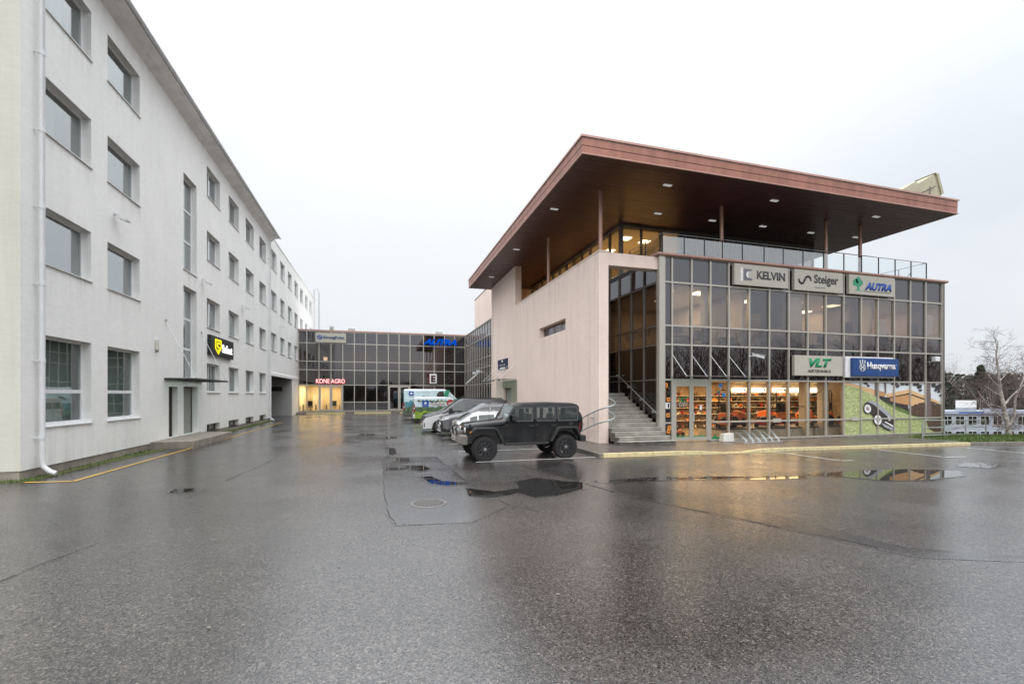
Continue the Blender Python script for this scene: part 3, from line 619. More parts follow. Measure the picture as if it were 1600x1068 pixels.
mb = MB(); pierced_wall(mb, XL - .03, 14.69, 42.40, -0.3, 0.24, [w[:4] for w in wins if w[4] == 'cellar'], DEP - .03)
mb.quad([(XL - .03, 14.69, 0.24), (XL - .03, 14.69, -.3), (-30, 14.69, -.3), (-30, 14.69, 0.24)]); mb.build('plinth', 'concrete', office, fix=False)
wins2 = []
for k in range(7):
    y = 42.75 + 3.66 * k
    for i, r in enumerate(((13.0, 14.58), (9.55, 11.1), (6.0, 7.5))):
        if i == 2 and k > 3: continue
        wins2.append((y, y + 2.1, *r, 'wing'))
PASS = (42.80, 52.2, -0.3, 4.05, 0.0)
mb = MB(); pierced_wall(mb, XL, 42.40, 70.3, -0.3, 15.62, [w[:4] for w in wins2] + [PASS], .16)
mb.quad([(XL, 70.3, -.3), (-30, 70.3, -.3), (-30, 70.3, 15.62), (XL, 70.3, 15.62)]); mb.build('rear_wing_wall', 'white_render', office, fix=False)
mb = MB(); mb.quad([(XL, 52.2, -.3), (XL - 9, 52.2, -.3), (XL - 9, 52.2, 4.05), (XL, 52.2, 4.05)]); mb.quad([(XL, 42.8, 4.05), (XL, 52.2, 4.05), (XL - 9, 52.2, 4.05), (XL - 9, 42.8, 4.05)])
mb.quad([(XL, 42.8, -.3), (XL, 42.8, 4.05), (XL - 9, 42.8, 4.05), (XL - 9, 42.8, -.3)]); mb.quad([(XL - 9, 42.8, -.3), (XL - 9, 42.8, 4.05), (XL - 9, 52.2, 4.05), (XL - 9, 52.2, -.3)])
ps = mb.build('passage', 'grey_render', office, fix=False)
MB().box(XL - 5.6, XL - .9, 52.12, 52.198, 2.55, 3.0).build('louvre', 'dark_metal', ps)
MB().box(XL - 4.0, XL - 2.8, 46.8, 47.6, 3.93, 4.03).build('ceiling_lamp', 'plastic_grey', ps)
MB().prism([(XL - .04, 3.80), (XL + .05, 3.80), (XL + .05, 4.05), (XL - .04, 4.20)], 'y', 42.5, 56).build('lintel', 'white_render', office)
# roofs and eaves
mb = MB(); mb.box(-30, XL, 14.67, 42.4, 15.2, 15.4); mb.build('roof', 'eave_metal', office)
mb = MB(); mb.prism([(XL, 15.12), (XL + .30, 15.30), (XL + .62, 15.36), (XL + .62, 15.52), (XL, 15.62)], 'y', 14.2, 42.55); mb.build('eave', 'eave_metal', office)
mb = MB(); mb.tube([(XL + .69, 14.1, 15.45), (XL + .69, 42.7, 15.45)], .075, 10); mb.build('gutter', 'white_metal', office, smooth=True)
MB().box(-30, XL + .04, 42.55, 70.36, 15.62, 15.72).build('roof_edge', 'eave_metal', office)
mb = MB()
for y in (69.6, 70.2): mb.tube([(XL - .1, y, 15.7), (XL - .1, y, 17.0), (XL + .4, y, 17.15), (XL + .55, y, 16.6), (XL + .55, y, 10.0)], .035, 6)
for k in range(14): mb.tube([(XL + .55, 69.6, 10.3 + .45 * k), (XL + .55, 70.2, 10.3 + .45 * k)], .02, 5)
mb.build('roof_ladder', 'galvanised', office)
def downpipe(y, ztop):
    mb = MB(); x = XL + .15
    mb.tube([(XL + .62, y, ztop), (XL + .45, y, ztop - .25), (x, y, ztop - .55), (x, y, .42), (x + .02, y, .28), (x + .16, y, .14), (x + .30, y, .08)], .062, 12)
    z = 1.0
    while z < ztop - 1: mb.tube([(x, y, z), (x, y, z + .12)], .072, 12); mb.box(XL, x, y - .075, y - .05, z + .03, z + .07); z += 2.05
    mb.build('downpipe', 'white_metal', office, smooth=True)
downpipe(15.19, 15.3); downpipe(41.65, 15.3)
# windows
def window(w, dep):
    a, b, c, d, st = w; x = XL - dep; fw = .075
    W = sub('window', office, (x, (a + b) / 2, c)); mb = MB()
    mb.box(x - .06, x + .012, a, a + fw, c, d).box(x - .06, x + .012, b - fw, b, c, d).box(x - .06, x + .010, a + fw, b - fw, c, c + fw).box(x - .06, x + .010, a + fw, b - fw, d - fw, d)
    spl = []
    if st == 'transom': spl = [('h', c + .95)]
    if st == 'tall': spl = [('h', c + (d - c) / 3), ('h', c + 2 * (d - c) / 3)]
    if st in ('split', 'wing'): spl = [('v', a + (b - a) * .46)]
    if st == 'cellar': spl = [('v', a + (b - a) * .5)]
    ya, yb, za, zb = a + fw, b - fw, c + fw, d - fw; panes = [(ya, yb, za, zb)]
    for k, p in spl:
        if k == 'h': mb.box(x - .055, x + .008, ya, yb, p - .055, p + .055); panes = panes[:-1] + [(ya, yb, panes[-1][2], p - .055), (ya, yb, p + .055, zb)]
        else: mb.box(x - .055, x + .008, p - .05, p + .05, za, zb); panes = [(ya, p - .05, za, zb), (p + .05, yb, za, zb)]
    mb.build('frame', 'white_pvc' if st != 'cellar' else 'plastic_grey', W)
    for (p, q, r, s) in panes: piece('pane', W, x - .034, x - .022, p, q, r, s, 'glass_window_low' if c < 2.5 else 'glass_window', (0, random.uniform(-.002, .002), random.uniform(-.003, .003)))
    if st != 'cellar':
        t = .05; MB().prism([(x, c - .012), (XL + t, c - .05), (XL + t, c - .02), (x, c + .022)], 'y', a - .03, b + .03).build('sill', 'sill_metal' if st != 'transom' else 'white_metal', W)
        h_ = random.uniform(.7, 1.5); stain(W, [(XL + .002, a - .08, c - .05), (XL + .002, b + .08, c - .05), (XL + .002, b + .05, c - h_), (XL + .002, a - .05, c - h_)])
        if st == 'transom': piece('curtain', W, x - .30, x - .26, a + .95, b, c, d, 'curtain')
        elif st == 'tall': piece('curtain', W, x - .22, x - .18, a, b, c, d, 'curtain')
        elif random.random() < .75: (piece('curtain', W, x - .22, x - .18, a, a + (b - a) * random.choice((.35, .55, .7, 1.0)), c, d, 'curtain') if random.random() < .55 else piece('blind', W, x - .14, x - .12, a, b, c + (d - c) * random.choice((.0, .2, .45, .6)), d, 'blind'))
for w in wins: window(w, DEP)
for w in wins2: window(w, .16)
mb = MB(); mb.box(XL - 3.0, XL - 2.9, 14.8, 42.3, -.2, 15.1)
for z in (4.6, 8.4, 11.9): mb.box(XL - 2.9, XL - .45, 14.8, 42.3, z, z + .3)
for y in (18.1, 22.4, 27.0, 30.6, 34.3, 38.0): mb.box(XL - 2.9, XL - .45, y, y + .12, -.2, 15.1)
mb.box(XL - 2.2, XL - 2.1, 42.5, 70, 4.3, 15.5); mb.build('interior', 'interior_dark', office)
# doors, landing and canopy
for (a, b, c, d, e), mat, nm in zip(doors, ('door_brown', 'door_grey'), ('dark brown steel entrance door', 'grey panelled entrance door with dark frame')):
    dr = sub('door', office, (XL - e, (a + b) / 2, c)); dr['label'] = nm
    x = XL - e; mb = MB(); mb.box(x - .06, x + .02, a, a + .08, c, d).box(x - .06, x + .02, b - .08, b, c, d).box(x - .06, x + .02, a + .08, b - .08, d - .08, d); mb.build('frame', 'door_brown', dr)
    MB().box(x - .05, x - .005, a + .08, b - .08, c + .02, d - .08).box(x - .005, x + .006, a + .2, b - .2, c + .2, c + 1.0).box(x - .005, x + .006, a + .2, b - .2, c + 1.2, d - .25).build('leaf', mat, dr)
    MB().tube([(x, a + .16, c + 1.05), (x + .06, a + .16, c + 1.05), (x + .06, a + .30, c + 1.05)], .013, 8).build('handle', 'steel', dr)
MB().box(XL - .6, XL + 1.5, 21.5, 26.6, -.2, .295).build('landing', 'concrete', office, bevel=.02)
can = sub('canopy', office, (XL, 24.9, 2.9))
MB().box(XL + .02, XL + 1.15, 22.8, 27.0, 2.875, 2.89).build('glass_sheet', 'glass_canopy', can)
mb = MB(); mb.box(XL + 1.13, XL + 1.19, 22.75, 27.05, 2.83, 2.91).box(XL, XL + 1.13, 22.75, 22.81, 2.83, 2.91).box(XL, XL + 1.13, 26.99, 27.05, 2.83, 2.91).box(XL, XL + .05, 22.81, 26.99, 2.83, 2.91).box(XL, XL + 1.13, 24.86, 24.92, 2.835, 2.872); mb.build('frame', 'dark_metal', can)
for y in (22.9, 26.95): MB().tube([(XL, y, 5.38), (XL + 1.14, y, 2.9)], .014, 8).tube([(XL - .01, y, 5.38), (XL + .06, y, 5.40)], .05, 8).build('tie_rod', 'steel', can)
# sign: black box with yellow shield and white word
sg = thing('sign', 'black box sign with yellow shield logo reading Safest on white wall', 'sign', (XL + .1, 29.8, 4.33))
MB().box(XL + .005, XL + .17, 27.8, 31.75, 4.33, 5.40).build('box', 'sign_black', sg, bevel=.01)
F = on_face('+x', (XL + .17, 27.8, 4.33))
def stroke(name, mat, par, F, pts, w, d0=.0, d1=.02, closed=False):
    """line of even width drawn on a wall as thin raised strips"""
    mb = MB(); P = pts + ([pts[0]] if closed else [])
    for (a, b), (c, d) in zip(P[:-1], P[1:]):
        t = Vector((c - a, d - b)); t.normalize(); n = Vector((-t.y, t.x)) * w / 2; a -= t.x * w * .35; b -= t.y * w * .35; c += t.x * w * .35; d += t.y * w * .35
        q = [(a + n.x, b + n.y), (a - n.x, b - n.y), (c - n.x, d - n.y), (c + n.x, d + n.y)]; k = len(mb.v)
        mb.v += [F(x, y, d1) for x, y in q] + [F(x, y, d0) for x, y in q]
        mb.f += [(k, k + 1, k + 2, k + 3), (k + 7, k + 6, k + 5, k + 4), (k, k + 4, k + 5, k + 1), (k + 1, k + 5, k + 6, k + 2), (k + 2, k + 6, k + 7, k + 3), (k + 3, k + 7, k + 4, k)]
    mb.m = [0] * len(mb.f); return mb.build(name, mat, par)
stroke('shield', 'sign_yellow_lit', sg, F, [(.72, .88), (1.62, .88), (1.62, .50), (1.17, .16), (.72, .42)], .10, closed=True)
stroke('shield_mark', 'sign_yellow_lit', sg, F, [(1.40, .72), (.98, .72), (.98, .58), (1.36, .42), (1.36, .34), (1.15, .28)], .10)
text('lettering', 'Safest', 'sign_white_lit', sg, F(1.80, .26, 0), '+x', 1.85, .48, .02, .03)
# small fittings on the wall
def floodlight(y, z, label):
    f = thing('floodlight', label, 'floodlight', (XL, y, z))
    MB().box(0, .05, -.05, .05, -.05, .05).tube([(.03, 0, 0), (.18, 0, -.02)], .02, 8).build('bracket', 'white_metal', f, world=False)
    MB().hexa([(.12, -.14, -.16), (.40, -.14, -.26), (.40, .14, -.26), (.12, .14, -.16), (.12, -.14, -.10), (.42, -.14, -.20), (.42, .14, -.20), (.12, .14, -.10)]).build('lamp_head', 'white_metal', f, world=False)
floodlight(18.95, 8.45, 'small white floodlight on the wall below the second column of windows')
floodlight(27.1, 8.15, 'small white floodlight beside the tall upper stair window')
floodlight(34.3, 8.15, 'small white floodlight between windows above the black sign')
floodlight(46.3, 8.6, 'tiny white floodlight on the far wing of the white block')
al = thing('alarm_siren', 'long cream alarm siren on white wall left of the entrance canopy', 'siren', (XL, 22.0, 4.0)); MB().box(0, .10, -.09, .09, 0, .46).build('housing', 'cream_render', al, world=False, bevel=.04); MB().box(.01, .09, -.05, .05, -.06, .0).build('light', 'plastic_grey', al, world=False)
stain(office, [(XL + .0025, 14.7, 15.1), (XL + .0025, 42.3, 15.1), (XL + .0025, 42.3, 14.45), (XL + .0025, 14.7, 14.45)])
for y0, y1, h_ in ((14.9, 22.5, .55), (27.3, 41.5, .45)): stain(office, [(XL + .003, y0, .245), (XL + .003, y1, .245), (XL + .003, y1, .245 + h_), (XL + .003, y0, .245 + h_)])
# ================================================================== SHOP AND OFFICE BUILDING ON THE RIGHT
YF = 17.6
shop = thing('commercial_building', 'pink rendered and glass-fronted building under a wide flat copper roof', 'building', (9.0, YF, 0))
MX = [12.18, 12.58, 13.61, 14.63, 15.65, 16.83, 18.01, 19.19, 20.38, 21.55, 22.74, 23.93, 25.11, 26.29, 27.49, 28.66, 29.93]
TZ = [0.10, 0.93, 2.86, 4.43, 5.28, 7.22, 8.36]
def tilt(): return (random.uniform(-.0025, .0025), 0, random.uniform(-.003, .003))
for i, x in enumerate(MX):
    z0 = TZ[0] if not (i == 2) else TZ[2]
    piece('mullion', shop, x - .036, x + .036, YF - .07, YF + .09, z0 - .02, TZ[-1], 'mullion')
for z in TZ:
    for a, b in zip(MX[:-1], MX[1:]):
        if z < 2.5 and 12.5 < (a + b) / 2 < 14.6: continue
        piece('transom', shop, a + .036, b - .036, YF - .062, YF + .08, z - .036, z + .036, 'mullion')
piece('corner_post', shop, 11.90, 12.144, YF - .09, YF + .12, -.1, 8.36, 'mullion'); piece('corner_post', shop, 29.966, 30.10, YF - .09, YF + .12, -.45, 8.36, 'mullion_dark')
for a, b in zip(MX[:-1], MX[1:]):
    for r in range(6):
        c, d = TZ[r] + .036, TZ[r + 1] - .036; m_ = (a + b) / 2
        if r < 2 and 12.5 < m_ < 14.6: continue
        mat = {0: 'glass_shop', 1: 'glass_shop', 2: 'spandrel_brown', 3: 'glass_facade', 4: 'glass_facade', 5: 'spandrel'}[r]
        if r == 3: mat = 'glass_dim'
        if r == 4 and int(a * 7) % 3 == 0: mat = 'glass_dim'
        if m_ < 12.5: mat = 'spandrel_brown' if r < 4 else 'spandrel'
        piece('pane', shop, a + .03, b - .03, YF, YF + .012, c, d, mat, tilt())
piece('base_plinth', shop, 12.15, 30.05, YF - .03, YF + .3, -.6, .062, 'concrete')
MB().prism([(YF - .20, 8.40), (YF - .20, 8.47), (YF + .5, 8.50), (YF + .5, 8.36), (YF - .16, 8.36)], 'x', 11.75, 30.22).build('parapet_cap', 'copper_cap', shop)
piece('terrace_floor', shop, 12.0, 30.0, YF + .5, 37.5, 8.20, 8.40, 'dark_metal'); piece('end_wall', shop, 29.97, 30.05, YF + .13, 37.5, -.6, 8.36, 'pink_render')
# interiors
piece('shop_floor', shop, 12.15, 29.95, YF + .14, 25.4, .0, .08, 'interior_floor'); piece('shop_ceiling', shop, 12.1, 29.95, YF + .14, 25.4, 2.98, 3.1, 'interior_ceiling')
piece('shop_back_wall', shop, 12.1, 29.95, 24.6, 24.8, .08, 2.98, 'shop_wall'); piece('shop_partition', shop, 29.8, 29.9, YF + .2, 24.6, .08, 2.98, 'shop_wall')
piece('shop_pillar', shop, 20.65, 21.0, YF + .35, YF + .7, .08, 2.98, 'interior_ceiling'); piece('shop_pillar', shop, 21.75, 22.15, YF + .3, YF + .6, .08, 2.98, 'interior_white')
piece('upper_floor', shop, 12.1, 29.95, YF + .14, 25.4, 4.22, 4.38, 'interior_floor'); piece('upper_ceiling', shop, 12.1, 29.95, YF + .14, 25.4, 7.12, 7.25, 'interior_ceiling')
piece('upper_back_wall', shop, 12.1, 29.95, 23.6, 23.8, 4.38, 7.12, 'interior_warm')
for x in (16.75, 20.3, 25.05): piece('upper_partition', shop, x, x + .12, YF + .3, 23.6, 4.38, 7.12, 'interior_warm')
for x in (14.5, 18.0, 23.9): piece('upper_pillar', shop, x + .06, x + .40, YF + .25, YF + .55, 4.38, 7.12, 'interior_white')
for i, (x, y) in enumerate(((13.1, 18.9), (14.2, 20.6), (14.9, 18.7), (18.7, 19.6), (21.4, 19.3), (22.4, 21.0), (24.1, 19.3), (24.3, 21.2), (27.0, 20.4))): piece('ceiling_light', shop, x - .3, x + .3, y - .3, y + .3, 7.085, 7.118, 'light_panel')
for x, f in ((16.83, .55), (18.01, .9), (19.19, 1.0), (27.49, .42), (28.66, .72), (22.74, .35), (25.11, .5)):          # roller blinds
    zt = 7.05; piece('roller_blind', shop, x + .10, x + 1.0, YF + .16, YF + .175, zt - (1.75 * f), zt, 'blind') if x < 22 else piece('roller_blind', shop, x + .08, x + .9, YF + .16, YF + .175, 5.3, 5.3 + 1.8 * f, 'blind')
def arealight(name, loc, sx, sy, power, col, parent):
    d = bpy.data.lights.new(name, 'AREA'); d.shape = 'RECTANGLE'; d.size = sx; d.size_y = sy; d.energy = power; d.color = col
    o = bpy.data.objects.new(name, d); COL.objects.link(o); o.parent = parent; o.location = Vector(loc) - wl(parent); return o
for x, w in ((14.2, 3.6), (17.9, 3.4), (20.9, 2.4)): arealight('shop_lamp', (x, 21.4, 2.9), w, 4.0, 225, (1, .68, .34), shop)
arealight('shop_lamp', (24.8, 21.6, 2.9), 4.5, 4, 225, (1, .68, .34), shop)
arealight('office_lamp', (14.4, 20.6, 7.05), 3.4, 3.6, 105, (1, .84, .62), shop); arealight('office_lamp', (18.6, 20.6, 7.05), 3.0, 3.6, 26, (1, .80, .58), shop)
arealight('office_lamp', (22.6, 20.6, 7.05), 4.0, 3.6, 55, (1, .82, .62), shop); arealight('office_lamp', (27.4, 20.6, 7.05), 4.0, 3.6, 30, (1, .84, .66), shop)
# entrance doors
ent = sub('entrance', shop, (13.6, YF, .1)); ent['label'] = 'double glass entrance doors in a beige metal frame'
mb = MB(); mb.box(12.618, 12.70, YF - .06, YF + .07, .10, 2.82).box(14.51, 14.592, YF - .06, YF + .07, .10, 2.82).box(12.70, 14.51, YF - .06, YF + .07, 2.70, 2.82); mb.build('frame', 'mullion', ent)
for a, b in ((12.705, 13.60), (13.61, 14.505)):
    mb = MB(); mb.box(a, a + .10, YF - .05, YF, .12, 2.69).box(b - .10, b, YF - .05, YF, .12, 2.69).box(a + .10, b - .10, YF - .05, YF, .12, .27).box(a + .10, b - .10, YF - .05, YF, 2.57, 2.69); mb.build('door_leaf', 'mullion', ent)
    piece('door_glass', ent, a + .09, b - .09, YF - .028, YF - .018, .26, 2.58, 'glass_shop')
    rr = random.Random(int(a * 10)); g = MB()
    for k in range(16): x = a + .11 + k * .042; g.quad([(x, YF - .031, .275), (x + .05, YF - .031, .275), (x + .025 + rr.uniform(-.02, .02), YF - .031, .31 + rr.uniform(.02, .10))])
    g.build('grass_sticker', 'letter_green', ent, fix=False)
MB().tube([(13.68, YF - .05, 1.02), (13.68, YF - .12, 1.02), (13.68, YF - .12, 1.38), (13.68, YF - .05, 1.38)], .014, 8).build('handle', 'white_metal', ent)
text('door_sticker', 'VLT', 'letter_green', ent, (12.92, YF - .030, 1.86), '-y', .55, .22, .0, .03, .3); text('door_sticker', 'AIRTEHNIKA', 'sign_white', ent, (12.92, YF - .030, 1.77), '-y', .5, .06, 0, .0, .2); text('door_sticker', 'E-R 9-17', 'sign_white', ent, (12.96, YF - .030, 1.66), '-y', .42, .07, 0, .01)
piece('door_sticker', ent, 14.05, 14.18, YF - .032, YF - .030, 1.5, 1.72, 'sign_white')
# vinyl squares beside the door
vin = thing('window_sticker', 'orange and blue square stickers on the dark panes either side of the entrance', 'sticker', (12.4, YF - .02, .2))
rr = random.Random(4)
for x, z, m_ in ((12.30, 2.62, 'orange_tag'), (12.42, 1.98, 'orange_tag'), (12.40, 1.28, 'orange_tag'), (12.46, .72, 'orange_tag'), (12.30, .2, 'orange_tag'), (12.42, .55, 'orange_tag'), (14.80, 2.52, 'orange_tag'), (15.22, 2.62, 'cyan_tag'), (15.40, 2.18, 'cyan_tag'), (15.12, 2.28, 'logo_grey')):
    mb = MB(); s = .085; mb.box(x - s, x + s, YF - .012, YF - .006, z - s, z + s); mb.build('square', m_, vin); piece('square_centre', vin, x - .035, x + .035, YF - .015, YF - .0125, z - .03, z + .03, 'letter_dark')
for x0, x1, z0, z1 in ((12.28, 12.29, 1.98, 2.5), (12.29, 12.42, 2.48, 2.49), (12.46, 12.47, .3, .7), (14.72, 14.73, 1.9, 2.2), (14.73, 14.85, 2.19, 2.2), (15.22, 15.23, 2.3, 2.55)): piece('line', vin, x0, x1, YF - .012, YF - .006, z0, z1, 'orange_tag' if x0 < 13 else 'sign_white')
piece('notice', vin, 12.26, 12.50, YF - .012, YF - .006, 1.56, 1.84, 'sign_white'); piece('notice_mark', vin, 12.38, 12.46, YF - .015, YF - .0125, 1.6, 1.8, 'letter_dark')
MB().quad([(14.68, YF - .012, .14), (15.3, YF - .012, .14), (15.25, YF - .012, .2), (15.0, YF - .012, .24), (14.95, YF - .012, .40), (14.85, YF - .012, .24), (14.68, YF - .012, .22)]).build('grass_sticker', 'letter_green', vin, fix=False)
cn = sub('entrance_canopy', shop, (14.7, YF, 3.0)); MB().box(12.5, 16.9, YF - 1.10, YF - .08, 2.985, 3.0).build('glass_sheet', 'glass_canopy', cn)
for x in MX[1:5]:
    MB().tube([(x, YF - .06, 3.99), (x, YF - 1.04, 3.0)], .014, 8).build('tie_rod', 'white_metal', cn); MB().tube([(x, YF - 1.04, 2.95), (x, YF - 1.04, 3.04)], .03, 8).build('clamp', 'steel', cn)
MB().tube([(12.5, YF - 1.1, 2.99), (16.9, YF - 1.1, 2.99)], .015, 6).build('front_rail', 'mullion_dark', cn)
# pink wall, beam and stair recess
XP = 9.02
mb = MB()
for y0, y1, z0, z1 in ((17.65, 21.3, -.3, 8.32), (21.3, 25.2, -.3, 5.46), (21.3, 25.2, 6.05, 8.32), (25.2, 30.15, -.3, 8.32), (30.15, 31.1, -.3, 11.09), (31.1, 33.2, 2.68, 11.09), (33.2, 37.1, -.3, 11.09)): mb.box(XP, XP + .45, y0, y1, z0, z1)
bm = bmesh.new(); me = mb.mesh('side_wall', wl(shop), ('pink_render',), fix=False); bm.from_mesh(me); bmesh.ops.remove_doubles(bm, verts=bm.verts[:], dist=.001); bm.to_mesh(me); bm.free()
o = bpy.data.objects.new('side_wall', me); COL.objects.link(o); o.parent = shop
piece('wall_cap', shop, XP - .03, XP + .48, 17.62, 30.12, 8.322, 8.37, 'pink_render')
stain(shop, [(XP - .003, 30.1, 8.3), (XP - .003, 17.7, 8.3), (XP - .003, 17.7, 5.6), (XP - .003, 30.1, 5.6)]); stain(shop, [(XP - .0035, 25.3, 5.45), (XP - .0035, 21.2, 5.45), (XP - .0035, 21.2, 3.6), (XP - .0035, 25.3, 3.6)]); stain(shop, [(XP - .003, 29.6, .12), (XP - .003, 17.7, .12), (XP - .003, 17.7, .9), (XP - .003, 29.6, .9)])
stain(shop, [(XP + .47, 17.657, 8.3), (11.9, 17.657, 8.3), (11.9, 17.657, 7.8), (XP + .47, 17.657, 7.8)])
piece('side_wall_return', shop, XP + .46, 13.5, 36.6, 37.1, -.3, 11.09, 'pink_render')
for y in (22.5, 23.5, 24.5): piece('slot_mullion', shop, XP + .28, XP + .34, y - .03, y + .03, 5.46, 6.05, 'mullion_dark')
piece('slot_glass', shop, XP + .30, XP + .31, 21.3, 25.2, 5.46, 6.05, 'glass_dark')
dr = sub('side_door', shop, (XP, 32.15, .12)); piece('leaf', dr, XP + .22, XP + .27, 31.18, 33.12, .12, 2.60, 'door_grey'); mb = MB(); mb.box(XP + .18, XP + .3, 31.1, 31.18, .1, 2.68).box(XP + .18, XP + .3, 33.12, 33.2, .1, 2.68).box(XP + .18, XP + .3, 31.18, 33.12, 2.60, 2.68); mb.build('frame', 'plastic_grey', dr)
piece('poster', dr, XP + .212, XP + .218, 31.5, 32.8, 1.0, 1.6, 'leaf_green')
piece('door_surround', shop, XP - .02, XP - .002, 29.7, 31.08, .1, 3.2, 'green_render'); piece('door_surround', shop, XP - .02, XP - .002, 31.08, 33.5, 2.69, 3.2, 'green_render')
cs = sub('side_canopy', shop, (XP, 33, 3.25)); MB().box(XP - 1.2, XP - .02, 29.8, 35.5, 3.24, 3.26).build('glass_sheet', 'glass_canopy', cs); piece('edge', cs, XP - 1.23, XP - 1.2, 29.8, 35.5, 3.22, 3.27, 'galvanised')
for y in (30.2, 31.9, 33.6, 35.2): MB().tube([(XP - 1.15, y, 3.26), (XP - .01, y, 4.3)], .016, 6).build('tie_rod', 'white_metal', cs); piece('clamp', cs, XP - 1.2, XP - 1.1, y - .06, y + .06, 3.12, 3.24, 'mullion_dark')
piece('stair_beam', shop, XP + .452, 11.93, 17.66, 18.12, 7.77, 8.318, 'pink_render')
XG = 12.0
YM = [17.79, 18.85, 19.98, 21.17, 22.3, 23.5, 24.7]
for y in YM: piece('side_mullion', shop, XG - .07, XG + .06, y - .032, y + .032, .12, 8.2, 'mullion_dark')
for z in TZ[2:6]:
    for a, b in zip(YM[:-1], YM[1:]): piece('side_transom', shop, XG - .062, XG + .05, a + .032, b - .032, z - .03, z + .03, 'mullion_dark')
ZZ = [.12] + TZ[2:6] + [8.2]
for a, b in zip(YM[:-1], YM[1:]):
    for c, d in zip(ZZ[:-1], ZZ[1:]): piece('side_pane', shop, XG, XG + .012, a + .03, b - .03, c + .03, d - .03, 'glass_dark' if c > 4 else 'spandrel_brown', (0, random.uniform(-.003, .003), random.uniform(-.002, .002)))
piece('recess_back', shop, XP + .46, XG - .07, 26.2, 26.35, 2.2, 8.2, 'spandrel_brown')
st = sub('stair', shop, (10.7, 18.5, .12))
for k in range(13):
    y = 16.35 + .345 * k; z = .12 + .165 * (k + 1); x0 = XP + .36 if k == 0 else XP + .455 if y > 17.3 else XP + .42
    x1 = 11.90 if y < 17.55 else XG - .09
    if k == 0: MB().prism([(x0, y + .4), (x0, y + .22), (x0 + .35, y), (x1, y), (x1, y + .4)], 'z', -.1, z - .035).build('step', 'step_dark', st); MB().prism([(x0 - .02, y + .4), (x0 - .02, y + .20), (x0 + .34, y - .03), (x1, y - .03), (x1, y + .4)], 'z', z - .034, z).build('tread', 'step_stone', st, bevel=.008)
    else:
        piece('step', st, x0 + .005, x1 - .005, y, y + .40 if k < 12 else 24.2, z - .40 if k > 1 else -.1, z - .046, 'step_dark'); MB().box(x0, x1, y - .03, y + .36 if k < 12 else 24.2, z - .045, z).build('tread', 'step_stone', st, bevel=.008)
        piece('riser', st, x0 + .02, x1 - .02, y - .004, y + .001, z - .135, z - .047, 'step_stone')
for k in range(9): piece('step', st, XP + .46, XG - .1, 24.2 + .25 * k, 24.5 + .25 * k, 2.1 + .17 * k, 2.44 + .17 * k, 'step_dark')
MB().prism([(17.3, .30), (20.9, 2.05), (20.9, 2.35), (17.3, .62)], 'x', XG - .14, XG - .075).build('string_board', 'mullion_dark', st)
MB().tube([(XG - .2, 17.45, 1.30), (XG - .2, 20.85, 3.12), (XG - .2, 22.6, 3.16)], .028, 8).build('handrail_tube', 'galvanised', st)
for y in (17.85, 18.85, 19.98, 21.1): MB().box(XG - .24, XG - .08, y - .04, y + .04, 1.30 + (y - 17.45) * .535 - .14, 1.30 + (y - 17.45) * .535 - .03).build('bracket', 'galvanised', st)
rl = sub('curved_railing', shop, (8.85, 18.5, .12))
for dz in (0, -.56):
    MB().tube([(8.82, 21.6, .60 + dz), (8.82, 19.9, .80 + dz), (8.82, 18.4, 1.28 + dz), (8.82, 17.45, 1.52 + dz), (8.86, 17.12, 1.60 + dz), (9.0, 16.88, 1.67 + dz), (9.22, 16.82, 1.74 + dz), (9.42, 16.95, 1.83 + dz), (9.50, 17.25, 1.93 + dz), (9.5, 17.7, 2.05 + dz)], .03, 10).build('rail', 'galvanised', rl, smooth=True)
for y in (17.7, 18.3, 18.9, 19.5): z = 1.52 - (y - 17.45) * .28; MB().tube([(8.82, y, z - .56), (8.82, y, z)], .02, 8).build('baluster', 'galvanised', rl)
for y in (18.1, 19.2): z = 1.36 - (y - 17.45) * .28; MB().tube([(8.84, y, z), (XP, y, z - .05)], .02, 6).build('bracket', 'mullion_dark', rl)
# roof
roof = sub('roof', shop, (17.3, 26.5, 11.1))
RX0, RX1, RY0, RY1 = 7.2, 27.4, 15.42, 37.7
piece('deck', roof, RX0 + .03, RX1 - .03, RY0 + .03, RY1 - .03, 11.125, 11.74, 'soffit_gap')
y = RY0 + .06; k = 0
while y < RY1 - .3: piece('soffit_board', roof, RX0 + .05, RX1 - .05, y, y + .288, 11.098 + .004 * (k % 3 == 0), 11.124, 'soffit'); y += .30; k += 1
for z0, z1, e in ((11.09, 11.135, .03), (11.14, 11.40, .0), (11.42, 11.69, .008), (11.72, 11.80, .05)):
    mat = 'copper' if e in (0, .008) else 'copper_cap'
    n = 5 if mat == 'copper' else 1; w = (RX1 - RX0) / n
    for i in range(n): piece('fascia_board', roof, RX0 - e + i * w + (.004 if i else 0), RX0 + (i + 1) * w + (e if i == n - 1 else -.004), RY0 - e, RY0 + .03, z0, z1, mat)
    w = (RY1 - RY0) / n
    for i in range(n):
        a = RY0 + .031 + i * (RY1 - RY0 - .03) / n; piece('fascia_board', roof, RX0 - e, RX0 + .03, a, RY0 + .031 + (i + 1) * (RY1 - RY0 - .03) / n - .004, z0, z1, mat if mat == 'copper_cap' else 'copper')
    piece('fascia_board', roof, RX1 - .03, RX1 + e, RY0 + .031, RY1, z0, z1, mat)
piece('roof_skin', roof, RX0, RX1, RY0, RY1, 11.70, 11.715, 'eave_metal')
for x, y in ((11.77, 16.74), (8.06, 20.41), (8.08, 26.74), (8.16, 33.56), (13.16, 19.49), (16.37, 19.5), (19.5, 19.42), (17.42, 16.7), (22.81, 19.45), (25.9, 19.29), (23.89, 16.78)): MB().box(x - .19, x + .19, y - .07, y + .07, 11.075, 11.10).build('downlight', 'downlight', roof)
